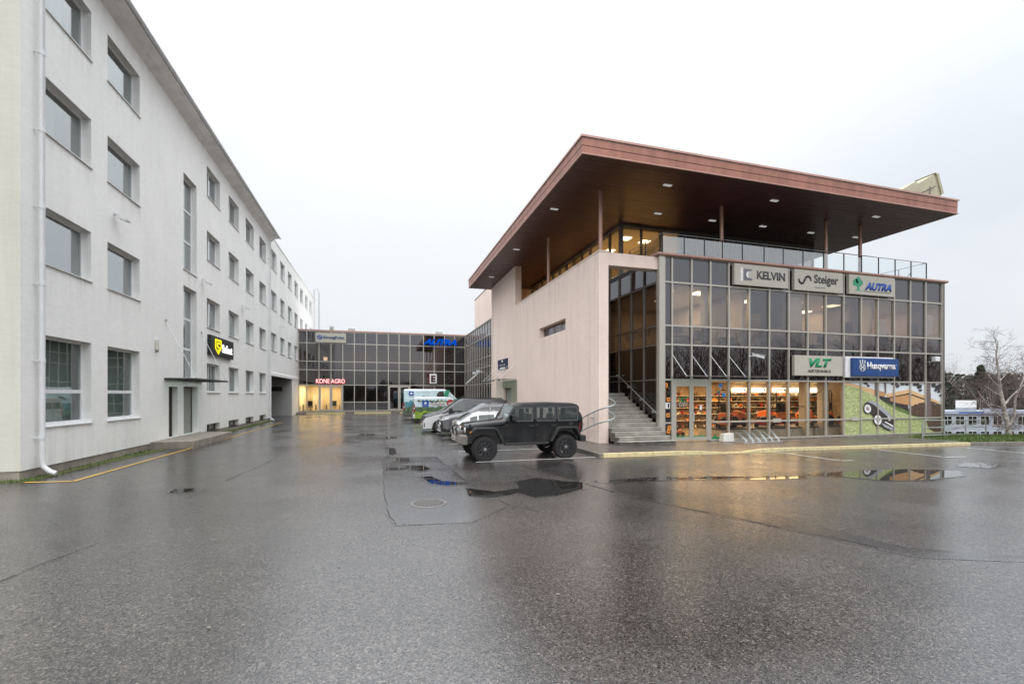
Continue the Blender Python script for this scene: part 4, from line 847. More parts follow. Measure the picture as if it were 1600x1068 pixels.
for x, y in ((9.25, 17.95), (9.25, 24.3), (15.56, 17.92), (22.0, 17.92), (24.36, 17.92)): MB().lathe([(.085, 8.34), (.085, 11.1)], (x, y, 0), 'z', 16).build('column', 'column', shop, smooth=True)
# set-back glass pavilion on the terrace
YP, XV = 21.2, 12.1
px_ = [12.1, 13.3, 14.45, 15.6] + [15.6 + 1.175 * k for k in range(1, 9)]
for i, x in enumerate(px_): piece('pavilion_mullion', shop, x - (.10 if i == 0 else .04), x + (.10 if i == 0 else .04), YP - .06, YP + .08, 8.4, 11.09, 'mullion_dark')
for a, b in zip(px_[:-1], px_[1:]): piece('pavilion_pane', shop, a + .04, b - .04, YP, YP + .012, 8.4, 10.95, 'glass_shop' if b < 15.7 else 'glass_dark', tilt())
piece('pavilion_head', shop, XV, px_[-1], YP - .05, YP + .07, 10.95, 11.09, 'mullion_dark')
py_ = [YP] + [22.4 + 1.2 * k for k in range(12)]
for y in py_[1:]: piece('pavilion_mullion', shop, XV - .06, XV + .08, y - .04, y + .04, 8.4, 11.09, 'mullion_dark')
for a, b in zip(py_[:-1], py_[1:]): piece('pavilion_pane', shop, XV, XV + .012, a + .04, b - .04, 8.4, 10.95, 'glass_shop', (0, random.uniform(-.002, .002), 0))
piece('pavilion_head', shop, XV - .05, XV + .07, YP + .08, py_[-1], 10.95, 11.09, 'mullion_dark')
piece('pavilion_ceiling', shop, XV + .1, 25, YP + .1, 35.5, 10.90, 10.94, 'interior_ceiling'); piece('pavilion_wall', shop, XV + .1, 25, 27.4, 27.55, 8.4, 10.9, 'interior_warm'); piece('pavilion_wall', shop, 15.62, 15.72, YP + .1, 27.4, 8.4, 10.9, 'interior_warm'); piece('pavilion_wall', shop, 14.6, 14.7, 27.6, 35.5, 8.4, 10.9, 'interior_warm')
piece('pavilion_floor', shop, XV + .1, 25, YP + .1, 35.5, 8.405, 8.43, 'interior_floor')
arealight('pavilion_lamp', (13.8, 24.0, 10.85), 2.6, 4.5, 330, (1, .68, .28), shop).data.spread = R(100)
arealight('pavilion_lamp', (13.4, 31.0, 10.85), 1.6, 6.0, 220, (1, .68, .28), shop).data.spread = R(110)
for x, y in ((13.2, 22.6), (14.5, 22.8), (13.4, 24.8), (13.3, 28.6), (13.3, 30.6), (13.3, 32.6)): piece('ceiling_light', shop, x - .25, x + .25, y - .25, y + .25, 10.87, 10.898, 'light_panel')
# terrace balustrade
bal = sub('balustrade', shop, (20, 17.75, 8.5)); YT = 17.80
posts = [12.25, 13.4, 14.5, 15.5, 16.65, 17.94, 19.11, 20.36, 21.7, 23.07, 24.3, 25.51, 26.73, 27.93, 29.12]
for x in posts: piece('post', bal, x - .02, x + .02, YT - .02, YT + .02, 8.48, 9.46, 'dark_metal')
MB().tube([(12.25, 20.6, 9.48), (12.25, YT, 9.48), (29.12, YT, 9.48), (29.12, 24.5, 9.48)], .022, 8).build('hand_rail', 'steel', bal)
for a, b in zip(posts[:-1], posts[1:]): piece('glass_panel', bal, a + .03, b - .03, YT - .006, YT + .006, 8.54, 9.36, 'glass_rail', tilt())
for a, b in ((YT + .05, 19.1), (19.2, 20.55)): piece('glass_panel', bal, 12.244, 12.256, a, b, 8.54, 9.36, 'glass_rail')
for y in (19.15, 20.6): piece('post', bal, 12.23, 12.27, y - .02, y + .02, 8.4, 9.46, 'dark_metal')
for y in (19.2, 20.8, 22.6, 24.5): piece('post', bal, 29.10, 29.14, y - .02, y + .02, 8.4, 9.46, 'dark_metal')
for x in (17.94, 19.11, 27.93): MB().tube([(x, YT + .03, 8.85), (x + .1, YT + .45, 8.42)], .02, 6).tube([(x, YT + .03, 8.85), (x + .35, YT + .2, 8.42)], .02, 6).build('brace', 'dark_metal', bal)
# far taller pink block, link glazing between it and the low glass wing
piece('rear_block', shop, 10.30, 22, 37.12, 50.3, 9.5, 12.75, 'pink_render'); piece('rear_block_cap', shop, 10.26, 22, 37.12, 50.34, 12.75, 12.82, 'mullion_dark')
piece('expansion_joint', shop, XP - .004, XP + .01, 36.55, 36.63, .1, 11.09, 'soffit')
rt = thing('rooftop_hood', 'beige angular plywood hood standing on the far right corner of the copper roof', 'roof hood', (26.0, 16.2, 11.8))
MB().prism([(24.1, 11.8), (24.5, 12.2), (25.4, 12.7), (25.58, 12.62), (25.58, 11.8)], 'y', 15.98, 16.7).build('hood_panel', 'ply', rt, bevel=.01)
MB().prism([(25.6, 11.8), (25.6, 12.64), (26.72, 13.24), (26.92, 13.24), (27.22, 12.2), (27.1, 11.8)], 'y', 16.0, 16.8).build('hood_panel', 'ply', rt, bevel=.01)
MB().prism([(26.70, 13.29), (26.96, 13.27), (27.33, 12.32), (27.18, 12.25), (26.84, 13.16)], 'y', 15.93, 16.85).build('edge_board', 'ply', rt)
MB().tube([(25.7, 15.92, 12.15), (26.7, 15.92, 12.6)], .022, 6).tube([(26.3, 15.92, 11.85), (26.3, 15.92, 12.55)], .018, 6).build('brace', 'dark_metal', rt)
# ================================================================== LOW GLASS WING ACROSS THE END OF THE YARD
YB = 56.0
link = thing('glass_wing', 'two-storey dark glass wing closing the far end of the yard', 'building', (1, YB, 0))
LX = [-8.72, -7.88, -6.6, -5.32, -4.05, -2.79, -1.55, -.29, 1.02, 2.26, 3.55, 5.13, 6.42, 7.67, 8.93, 10.23]
LZ = [.32, 1.29, 3.30, 5.0, 5.97, 8.05, 9.40]
for x in LX: piece('mullion', link, x - .045, x + .045, YB - .06, YB + .08, .2, 9.40, 'mullion')
for a, b in zip(LX[:-1], LX[1:]):
    for i, z in enumerate(LZ):
        if i == 1 and not (-4.1 < a < .9 or a > 3.5): continue
        piece('transom', link, a + .045, b - .045, YB - .055, YB + .07, z - .045, z + .045, 'mullion')
    zz = LZ if (-4.1 < a < .9 or a > 3.5) else [LZ[0]] + LZ[2:]
    for c, d in zip(zz[:-1], zz[1:]):
        mat = 'spandrel' if c > 8 else 'spandrel_brown' if 3 < c < 4.5 else 'glass_shop' if (c < 3 and a < -4.1) else 'glass_dark'
        piece('pane', link, a + .03, b - .03, YB, YB + .012, c + .03, d - .03, mat, (random.uniform(-.002, .002), 0, random.uniform(-.002, .002)))
for x0, x1 in ((-6.6, -4.05), (1.02, 3.55)):
    d = sub('door', link, ((x0 + x1) / 2, YB, .3)); mb = MB(); m_ = (x0 + x1) / 2
    for a, b in ((x0 + .05, m_ - .01), (m_ + .01, x1 - .05)): mb.box(a, a + .14, YB - .075, YB - .002, .3, 3.22).box(b - .14, b, YB - .075, YB - .002, .3, 3.22).box(a + .14, b - .14, YB - .075, YB - .002, 3.05, 3.22).box(a + .14, b - .14, YB - .075, YB - .002, .3, .48)
    mb.build('frame', 'mullion', d); MB().tube([(m_ - .1, YB - .08, 1.2), (m_ - .1, YB - .15, 1.2), (m_ - .1, YB - .15, 1.7), (m_ - .1, YB - .08, 1.7)], .02, 6).build('handle', 'steel', d)
piece('roof_edge', link, -8.79, 10.5, YB - .12, YB + .4, 9.44, 9.58, 'copper_cap'); piece('roof', link, -8.79, 30, YB + .4, 68, 9.3, 9.5, 'eave_metal')
piece('plinth', link, -8.79, 10.3, YB - .04, YB + .3, -.3, .27, 'concrete')
piece('floor', link, -8.7, 30, YB + .1, 66, .2, .28, 'interior_floor'); piece('ceiling', link, -8.7, 30, YB + .1, 66, 3.35, 3.5, 'interior_ceiling'); piece('upper_floor', link, -8.7, 30, YB + .1, 66, 4.7, 4.9, 'interior_floor'); piece('upper_ceiling', link, -8.7, 30, YB + .1, 66, 8.2, 8.4, 'interior_white')
piece('back_wall', link, -8.7, 30, 62, 62.2, .28, 9.3, 'interior_warm'); piece('partition', link, -4.1, -3.95, YB + .1, 62, .28, 3.35, 'interior_warm'); piece('partition', link, .9, 1.0, YB + .1, 62, .28, 3.35, 'interior_dark')
for x in (-2.0, .4): piece('screen', link, x - .7, x + .5, YB + .2, YB + .25, .5, 2.9 if x < 0 else 2.4, 'interior_white')
for x0, x1 in ((-6.1, -4.3), (-2.6, -.4), (-.1, .9), (1.2, 2.1), (2.6, 3.4), (5.6, 8.3), (8.6, 10)): piece('sill_cabinet', link, x0, x1, YB + .3, YB + .6, 4.9, 5.55, 'interior_white')
arealight('office_lamp', (-6.4, 59, 3.25), 4, 4.5, 360, (1, .74, .36), link); arealight('office_lamp', (2, 59.5, 8.1), 14, 3, 120, (1, .85, .7), link)
piece('pendant_lamp', link, -6.3, -5.9, 57.5, 57.8, 6.2, 6.6, 'light_panel')
for x, y, w in ((-7.8, 57.5, 1.5), (-5.3, 58.2, 1.6)):
    dk = thing('desk', 'office desk with chair in the lit room, %s' % ('left of the glass doors' if x < -7 else 'behind the glass doors'), 'desk', (x, y, .28), 'desks in the lit office'); piece('top', dk, x - w / 2, x + w / 2, y - .35, y + .35, 1.0, 1.05, 'interior_white')
    for a in (-1, 1): piece('leg', dk, x + a * (w / 2 - .06) - .03, x + a * (w / 2 - .06) + .03, y - .3, y + .3, .28, 1.0, 'dark_metal')
    ch = thing('office_chair', 'black swivel chair at the desk %s' % ('left of the glass doors' if x < -7 else 'behind the glass doors'), 'chair', (x + .2, y - .7, .28), 'chairs in the lit office'); X_, Y_ = x + .2, y - .7
    piece('seat', ch, X_ - .25, X_ + .25, Y_ - .25, Y_ + .25, .72, .80, 'black'); piece('backrest', ch, X_ - .25, X_ + .25, Y_ - .3, Y_ - .24, .85, 1.45, 'black'); MB().tube([(X_, Y_, .3), (X_, Y_, .72)], .03, 8).tube([(X_ - .3, Y_, .33), (X_ + .3, Y_, .33)], .025, 6).tube([(X_, Y_ - .3, .33), (X_, Y_ + .3, .33)], .025, 6).build('base', 'dark_metal', ch)
cb = thing('cabinet', 'white office cabinet against the wall of the lit far room', 'cabinet', (-7.2, 60.5, .28)); piece('body', cb, -7.8, -6.7, 60.2, 60.9, .28, 2.2, 'interior_white'); piece('door_gap', cb, -7.26, -7.24, 60.19, 60.199, .35, 2.1, 'mullion_dark')
# side glazing of the link, plane facing the yard
XS = 10.38; SY = [37.3 + 1.2 * k for k in range(16)]
for y in SY: piece('side_mullion', link, XS - .06, XS + .06, y - .04, y + .04, .2, 9.40, 'mullion')
for z in LZ:
    for a, b in zip(SY[:-1], SY[1:]): piece('side_transom', link, XS - .055, XS + .05, a + .04, b - .04, z - .04, z + .04, 'mullion')
for a, b in zip(SY[:-1], SY[1:]):
    for c, d in zip(LZ[:-1], LZ[1:]): piece('side_pane', link, XS, XS + .012, a + .03, b - .03, c + .03, d - .03, 'spandrel_brown' if 3 < c < 4.5 else 'spandrel' if c > 8 else 'glass_dark', (0, random.uniform(-.002, .002), random.uniform(-.002, .002)))
piece('side_roof_edge', link, XS - .1, XS + .5, 37.2, 55.8, 9.42, 9.52, 'mullion_dark')
piece('side_floor', link, XS + .1, 30, 37.3, 55.8, .2, .28, 'interior_floor'); piece('side_upper_floor', link, XS + .1, 30, 37.3, 55.8, 4.7, 4.9, 'interior_floor'); piece('side_ceiling', link, XS + .1, 30, 37.3, 55.8, 9.2, 9.3, 'interior_white'); piece('side_back', link, 15, 15.2, 37.3, 55.8, .28, 9.3, 'interior_warm')
arealight('hall_lamp', (12.5, 46, 3.2), 3, 12, 90, (1, .75, .42), link)
for y in (47.0, 47.6): MB().tube([(XS - .05, y, 4.7), (XS - 1.6, y + .2, 3.35)], .03, 6).build('tie_rod', 'white_metal', link)
lk = sheet('far_pavement', 'pavement', [(-8.8, 54.6), (10.3, 54.6), (10.3, 56), (-8.8, 56)], .2)
for k in range(19): MB().box(-8.7 + k, -7.71 + k, 54.45, 54.6, -.2, .205).build('kerb_stone', 'kerb_yellow' if k % 5 else 'kerb', lk)
for i, (x0, x1, z1, nm) in enumerate(((-5.85, -5.4, 10.55, 'small dark vent box on the flat roof of the glass wing'), (-3.8, -2.8, 10.42, 'white ventilation unit on the roof above the far white sign'), (6.9, 8.05, 10.4, 'white ventilation unit on the roof above the blue letters'))):
    u = thing('rooftop_unit', nm, 'vent unit', (x0, 60, 9.5), 'units on the roof of the glass wing'); piece('casing', u, x0, x1, 59.6, 60.6, 9.7, z1, 'galvanised' if i == 0 else 'white_metal'); piece('foot', u, x0 + .05, x0 + .15, 59.7, 60.5, 9.5, 9.7, 'dark_metal'); piece('foot', u, x1 - .15, x1 - .05, 59.7, 60.5, 9.5, 9.7, 'dark_metal')
    for k in range(4): piece('louvre', u, x0 + .06, x1 - .06, 59.58, 59.598, 9.78 + k * .16, 9.86 + k * .16, 'mullion_dark')
# ================================================================== SIGNS
def boxsign(name, label, x0, x1, z0, z1, mat='sign_beige', y=17.36, d=.17):
    s = thing('sign', label, 'sign', ((x0 + x1) / 2, y, z0)); MB().box(x0, x1, y, y + d, z0, z1).build('box', mat, s, bevel=.012)
    for x in (x0 + .4, x1 - .4): MB().box(x - .03, x + .03, y + d, YF - .02, z0 + .2, z1 - .2).build('bracket', 'dark_metal', s)
    return s, on_face('-y', (x0, y, z0))
s, F = boxsign('sign', 'beige box sign reading KELVIN with a grey K emblem', 15.80, 18.95, 7.30, 8.28)
decal('emblem', 'logo_grey', s, F, [(.52, .24), (1.02, .24), (.80, .50), (1.02, .76), (.52, .76)], 0, .012); decal('emblem_bar', 'sign_white', s, F, [(.34, .18), (.46, .18), (.46, .82), (.34, .82)], 0, .012); decal('emblem_swirl', 'sign_white', s, F, circle(.80, .50, .15, 16), .0121, .016); decal('emblem_swirl', 'sign_beige', s, F, circle(.93, .50, .17, 16), .0161, .02)
text('lettering', 'KELVIN', 'letter_grey', s, F(1.28, .34, 0), '-y', 1.66, .38, .02, .025)
s, F = boxsign('sign', 'beige box sign reading Steiger with a grey wave emblem', 19.34, 22.45, 7.28, 8.29)
stroke('wave', 'letter_grey', s, F, [(.26, .52), (.30, .40), (.40, .33), (.52, .36), (.62, .50), (.70, .64), (.82, .70), (.95, .66), (1.02, .52)], .10, 0, .014)
text('lettering', 'Steiger', 'letter_grey', s, F(1.22, .28, 0), '-y', 1.55, .55, .02, .015); text('small_lettering', 'klaasimeistrid', 'logo_grey', s, F(1.24, .17, 0), '-y', .7, .07, .006)
s, F = boxsign('sign', 'beige box sign with a green tree and blue word AUTRA', 22.87, 26.02, 7.31, 8.30)
rr = random.Random(2)
for cx, cy, r in ((.42, .62, .17), (.60, .70, .17), (.76, .60, .16), (.55, .52, .15), (.68, .50, .12), (.34, .50, .10)): decal('tree_crown', 'leaf_green', s, F, [(cx + r * rr.uniform(.8, 1.12) * math.cos(R(a)), cy + r * rr.uniform(.8, 1.12) * math.sin(R(a))) for a in range(0, 360, 24)], 0, .008 + r * .02)
decal('tree_trunk', 'leaf_green', s, F, [(.34, .17), (.98, .19), (.68, .22), (.64, .50), (.55, .50), (.52, .24)], 0, .008)
text('lettering', 'AUTRA', 'letter_blue', s, F(1.05, .25, 0), '-y', 1.86, .40, .02, .05, .35); decal('underline', 'letter_dark', s, F, [(1.0, .17), (2.85, .17), (2.88, .195), (1.0, .195)], 0, .008)
s, F = boxsign('sign', 'beige box sign reading VLT AIRTEHNIKA above the shop windows', 19.35, 22.43, 3.12, 4.11)
text('lettering', 'VLT', 'letter_green', s, F(.88, .42, 0), '-y', 1.45, .44, .02, .05, .3); text('small_lettering', 'AIRTEHNIKA', 'letter_dark', s, F(.78, .16, 0), '-y', 1.5, .14, .01, .02, .25)
s, F = boxsign('sign', 'white-framed blue box sign reading Husqvarna above the picture windows', 22.64, 26.0, 3.06, 4.13, 'sign_white', 17.38, .15)
MB().box(22.95, 26.12, 17.22, 17.375, 3.14, 4.05).build('panel', 'sign_blue', s, bevel=.012); F = on_face('-y', (22.95, 17.22, 3.14))
stroke('emblem', 'sign_white', s, F, circle(.62, .44, .19, 18), .055, 0, .012, closed=True)
for a, b in (((.53, .34), (.53, .56)), ((.71, .34), (.71, .56)), ((.53, .45), (.71, .45)), ((.46, .66), (.46, .78)), ((.62, .68), (.62, .82)), ((.78, .66), (.78, .78))): stroke('emblem', 'sign_white', s, F, [a, b], .055, 0, .014)
text('lettering', 'Husqvarna', 'sign_white', s, F(.93, .25, 0), '-y', 1.98, .46, .02, .03)
text('trade_mark', '®', 'sign_white', s, F(2.94, .55, 0), '-y', .07, .07, .006)
# sign with house number on the pink wall
s = thing('sign', 'small navy sign with white number 9 on the pink wall', 'sign', (XP, 33.3, 4.1)); MB().box(XP - .06, XP - .005, 32.0, 34.75, 4.28, 4.86).box(XP - .06, XP - .005, 32.0, 32.65, 4.12, 4.275).box(XP - .06, XP - .005, 34.1, 34.75, 4.12, 4.275).build('plate', 'navy', s); F = on_face('-x', (XP - .06, 34.75, 4.12))
text('number', '9', 'sign_white', s, F(1.10, .38, 0), '-x', .5, .30, .01, .06); text('lettering', 'AUTRA MAJA', 'sign_white', s, F(.45, .24, 0), '-x', 1.8, .10, .01, .02); MB().box(XP - .06, XP - .008, 32.68, 34.07, 4.10, 4.27).build('white_strip', 'sign_white', s)
# signs on the glass wing
s = thing('sign', 'pale box sign with round blue logo reading StrongPoint', 'sign', (-5.3, 55.7, 8.1)); MB().box(-6.95, -3.68, 55.68, 55.9, 8.12, 9.22).build('box', 'sign_beige', s); F = on_face('-y', (-6.95, 55.68, 8.12))
decal('emblem', 'letter_blue', s, F, circle(.46, .56, .27, 20), 0, .02); stroke('emblem_ring', 'sign_beige', s, F, circle(.46, .56, .14, 14), .06, .021, .03, closed=True); stroke('emblem_slash', 'sign_beige', s, F, [(.30, .36), (.62, .78)], .05, .031, .036)
text('lettering', 'StrongPoint', 'logo_blue', s, F(.82, .34, 0), '-y', 2.25, .42, .03, .03)
s = thing('sign', 'red glowing letters reading KONE AGRO over the lit office', 'sign', (-5.3, 55.8, 3.5))
text('glow_letters', 'KONE AGRO', 'neon_red', s, (-6.92, 55.88, 3.44), '-y', 3.14, .54, .10, .018); text('letter_cores', 'KONE AGRO', 'neon_core', s, (-6.88, 55.775, 3.49), '-y', 3.06, .48, .02, .0)
s = thing('sign', 'blue raised letters reading AUTRA on the glass wing', 'sign', (7.0, 55.8, 8.2)); text('letters', 'AUTRA', 'letters_blue_lit', s, (5.05, 55.62, 8.20), '-y', 4.05, .70, .25, .05, .35)
s = thing('sign', 'white box with a dark letter E on the glass wing', 'sign', (6.2, 55.7, 3.5)); MB().box(5.83, 6.68, 55.5, 55.9, 3.53, 4.68).build('box', 'sign_white', s); piece('edge', s, 5.80, 5.829, 55.5, 55.9, 3.53, 4.68, 'red'); text('letter', 'E', 'letter_maroon', s, (6.0, 55.5, 3.68), '-y', .52, .82, .02, .05)
# cameras
def cctv(loc, label, rz):
    c = thing('security_camera', label, 'camera', loc, rz=rz); MB().box(-.06, .06, -.02, .02, -.06, .06).tube([(0, 0, 0), (0, -.22, -.03)], .02, 8).build('bracket', 'white_metal', c, world=False)
    MB().hexa([(-.06, -.62, -.16), (.06, -.62, -.16), (.06, -.12, .0), (-.06, -.12, .0), (-.06, -.62, -.04), (.06, -.62, -.04), (.06, -.12, .12), (-.06, -.12, .12)]).build('housing', 'white_metal', c, world=False, bevel=.01); MB().hexa([(-.08, -.68, -.03), (.08, -.68, -.03), (.08, -.1, .125), (-.08, -.1, .125), (-.08, -.68, -.015), (.08, -.68, -.015), (.08, -.1, .14), (-.08, -.1, .14)]).build('sunshield', 'white_metal', c, world=False)
cctv((16.83, YF - .07, 4.02), 'white security camera on the glass front beside the canopy rods', R(38)); 
fl = thing('floodlight', 'white floodlight on a short arm near the right end of the glass front', 'floodlight', (28.62, YF - .07, 3.95)); MB().tube([(0, 0, 0), (-.25, -.35, 0)], .02, 6).build('arm', 'white_metal', fl, world=False); MB().box(-.05, .32, -.5, -.3, .02, .28).build('lamp_head', 'white_metal', fl, world=False, bevel=.02)
fl = thing('floodlight', 'pair of white floodlights on the glazed corner above the vans', 'floodlight', (10.3, 46, 4.5)); MB().box(-.7, -.4, -.3, .2, -.1, .2).box(-1.1, -.8, -.3, .2, -.25, .0).build('lamp_head', 'white_metal', fl, world=False, bevel=.03); MB().tube([(0, 0, 0), (-1.0, 0, -.05)], .03, 6).build('arm', 'white_metal', fl, world=False)
# picture printed on the panes at the right end of the shop front
pic = thing('window_graphic', 'printed window picture of a robot mower on a grass slope below a timber house', 'window graphic', (26.3, YF - .01, .1))
def pw(x, y):
    u = 1300 + x / 8.89; v = 590 + y / 8.89; X = 22.74 + (u - 1317) * .0470 ; z = 2.83 - (v - 599.0) * .0338; return (X - 22.74, z)
F = on_face('-y', (22.74, YF - .002, 0))
_lay = [0]
def pr(name, mat, pts, clip=True):
    _lay[0] += 1; d = .0012 * _lay[0]; q = [pw(*p) for p in pts]; q = [(min(7.18, max(.01, a)), min(2.83, max(.11, b))) for a, b in q]; return decal(name, mat, pic, F, q, d - .0009, d)
pr('print_sky', 'print_sky', [(150, 70), (1520, 70), (1520, 840), (150, 840)])
pr('print_lawn', 'print_grass', [(150, 108), (240, 130), (380, 172), (560, 262), (640, 312), (800, 402), (1010, 502), (1300, 592), (1520, 610), (1520, 840), (150, 840)])
pr('print_lawn_shade', 'print_grass_dark', [(640, 312), (860, 405), (1040, 480), (1290, 560), (1300, 596), (1100, 555), (900, 480), (760, 400)])
pr('print_fence', 'print_wood_light', [(150, 70), (260, 96), (560, 178), (640, 205), (640, 290), (560, 255), (380, 172), (240, 128), (150, 106)])
pr('print_shed', 'print_wood', [(560, 178), (720, 215), (720, 255), (640, 300), (560, 262)])
pr('print_shadow', 'print_dark', [(632, 262), (740, 285), (1030, 385), (1035, 480), (860, 410), (700, 345), (632, 305)])
pr('print_house_wall', 'print_wood', [(780, 295), (1040, 238), (1040, 392), (900, 372), (780, 335)])
pr('print_house_wall', 'print_wood_light', [(1040, 236), (1110, 262), (1440, 385), (1440, 440), (1200, 420), (1040, 400)])
pr('print_eave', 'print_dark', [(735, 288), (1042, 222), (1450, 372), (1450, 392), (1042, 245), (735, 302)])
pr('print_roof', 'print_wood_light', [(720, 238), (1045, 172), (1045, 226), (735, 288)]); pr('print_roof', 'print_wood_light', [(1045, 172), (1490, 352), (1480, 382), (1045, 228)])
rr = random.Random(8); top = [(1035, 470)]
for k in range(24): t = k / 23; top.append((1040 + 470 * t, 440 - 85 * math.sin(min(1, t * 1.9) * 1.57) * (1 if t < .5 else 1) + 60 * max(0, t - .35) + rr.uniform(-14, 14)))
pr('print_bushes', 'print_bush', top + [(1520, 600), (1290, 575), (1100, 540)])
pr('print_bushes', 'print_bush', [(1290, 610), (1400, 600), (1520, 600), (1520, 800), (1420, 790), (1330, 740)])
for pts in ([(565, 70), (625, 70), (622, 278), (570, 268)], [(1290, 70), (1350, 70), (1360, 380), (1372, 570), (1298, 566)], [(692, 70), (722, 70), (722, 228), (704, 224)]): pr('print_trunk', 'print_trunk', pts)
for cx, cy, r in ((450, 90, 32), (480, 125, 24), (840, 95, 45), (880, 130, 30), (950, 90, 34), (1010, 100, 26), (1130, 100, 46), (1190, 130, 40), (1205, 185, 26), (1400, 110, 40), (1450, 160, 52), (1490, 130, 40), (1500, 260, 20), (1470, 205, 26)): pr('print_foliage', 'print_dark', [(cx + r * rr.uniform(.45, 1.25) * math.cos(R(a)), cy + r * rr.uniform(.35, 1.1) * math.sin(R(a))) for a in range(0, 360, 20)])
pr('print_mower_body', 'print_dark', [(425, 375), (470, 335), (540, 345), (640, 420), (760, 505), (822, 590), (828, 680), (800, 745), (760, 752), (690, 725), (630, 672), (560, 560), (500, 505), (440, 450)])
pr('print_mower_top', 'print_grey', [(455, 345), (520, 328), (620, 385), (690, 450), (770, 520), (815, 590), (780, 600), (700, 520), (620, 450), (540, 380)])
pr('print_mower_deck', 'print_grey', [(640, 640), (680, 650), (815, 720), (790, 748), (700, 700)]); pr('print_mower_stripe', 'sign_white', [(690, 628), (705, 620), (812, 680), (812, 705)]); pr('print_mower_stripe', 'sign_white', [(735, 560), (755, 555), (770, 610), (750, 612)])
for cx, cy, a, b in ((465, 440, 55, 72), (600, 596, 62, 86)):
    el = lambda k: [(cx + a * k * math.cos(R(t)) + .25 * b * k * math.sin(R(t)) * .3, cy + b * k * math.sin(R(t))) for t in range(0, 360, 15)]
    pr('print_wheel', 'print_dark', el(1)); pr('print_wheel_face', 'sign_white', el(.80)); pr('print_wheel_hub', 'print_grey', el(.42)); pr('print_wheel_hub', 'red', el(.15))
for x in (18.2, 23.25): piece('notice', None, x, x + .5, YF - .075, YF - .066, .86, 1.04, 'sign_beige').name = 'notice_plate'
for o, nm in zip([q for q in bpy.data.objects if q.name.startswith('notice_plate')], ('small beige notice on the window rail above the bike rack', 'small notice on the window rail across the printed lawn')): tag(o, nm, 'notice')
# ================================================================== VEHICLES
def lerp(prof, x):
    if x <= prof[0][0]: return prof[0][1]
    for (a, p), (b, q) in zip(prof[:-1], prof[1:]):
        if x <= b: t = (x - a) / (b - a) if b > a else 0; return p + (q - p) * t
    return prof[-1][1]
_wheel = {}
def wheel(parent, x, y, z, r, w, side, style):
    """wheel > tyre, rim; side = -1 when the face looks towards -y"""
    k = (round(r, 3), w, style, side)
    if k not in _wheel:
        t = MB(); h = w / 2
        t.lathe([(r * .60, -h * .92), (r * .80, -h), (r * .93, -h * .96), (r, -h * .72), (r, h * .72), (r * .93, h * .96), (r * .80, h), (r * .60, h * .92)], (0, 0, 0), 'y', 40, 0, False)
        n = 36 if style == 'mud' else 0
        for i in range(n):
            a = 2 * math.pi * i / n; ca, sa = math.cos(a), math.sin(a); off = h * (.45 if i % 2 else .62); rr_ = r + .012
            for s in (-1, 1):
                q = []
                for rr2 in (r * .93, rr_):
                    for da, yy in ((-.055, s * h * .2), (.055, s * h * .2), (.055, s * (h * .97)), (-.055, s * (h * .97))): q.append((rr2 * math.cos(a + da), yy, rr2 * math.sin(a + da)))
                t.hexa(q)
        tm = t.mesh('tyre', mats=('tyre',), smooth=True)
        m = MB(); R1 = r * (.60 if style != 'mud' else .56); f = side * h * .80
        m.lathe([(R1, side * h * .95), (R1 * .96, side * h * .98), (R1 * .88, f - side * .03), (R1 * .86, 0)], (0, 0, 0), 'y', 32, 0, False)
        m.lathe([(0.0, f - side * .035), (R1 * .87, f - side * .05)], (0, 0, 0), 'y', 24, 1, False)
        ns = {'mud': 8, 'van': 5, 'suv': 6, 'steel': 10}[style]
        for i in range(ns):
            a = 2 * math.pi * i / ns
            for da in (-.10, .10):
                pts = []
                for rr2, ww in ((R1 * .20, .024), (R1 * .90, .016)):
                    c, s_ = math.cos(a + da * (rr2 / R1) * 1.6), math.sin(a + da * (rr2 / R1) * 1.6); px, pz_ = rr2 * c, rr2 * s_; nx, nz_ = -s_ * ww, c * ww
                    pts.append([(px - nx, f - side * .04, pz_ - nz_), (px + nx, f - side * .04, pz_ + nz_), (px + nx, f, pz_ + nz_), (px - nx, f, pz_ - nz_)])
                m.hexa([pts[0][0], pts[0][1], pts[1][1], pts[1][0], pts[0][3], pts[0][2], pts[1][2], pts[1][3]])
        m.lathe([(R1 * .24, f - side * .03), (R1 * .22, f + side * .012), (0.0, f + side * .018)], (0, 0, 0), 'y', 16, 2 if style == 'mud' else 0, False)
        for i in range(10 if style == 'mud' else 5):
            a = 2 * math.pi * i / (10 if style == 'mud' else 5); rr2 = R1 * (.93 if style == 'mud' else .36); m.lathe([(.011, f + side * .0), (.010, f + side * .022), (0, f + side * .024)], (rr2 * math.cos(a), 0, rr2 * math.sin(a)), 'y', 6, 2)
        rim = {'mud': 'rim_dark', 'van': 'rim_silver', 'suv': 'rim_silver', 'steel': 'plastic_grey'}[style]
        _wheel[k] = (tm, m.mesh('rim', mats=(rim, 'black', 'rim_silver'), smooth=False))
    W_ = bpy.data.objects.new('wheel', None); COL.objects.link(W_); W_.parent = parent; W_.location = (x, y, z); W_.empty_display_size = .2
    for nm, me in zip(('tyre', 'rim'), _wheel[k]): o = bpy.data.objects.new(nm, me); COL.objects.link(o); o.parent = W_
    W_.rotation_euler = (0, random.uniform(0, 6.28), 0)
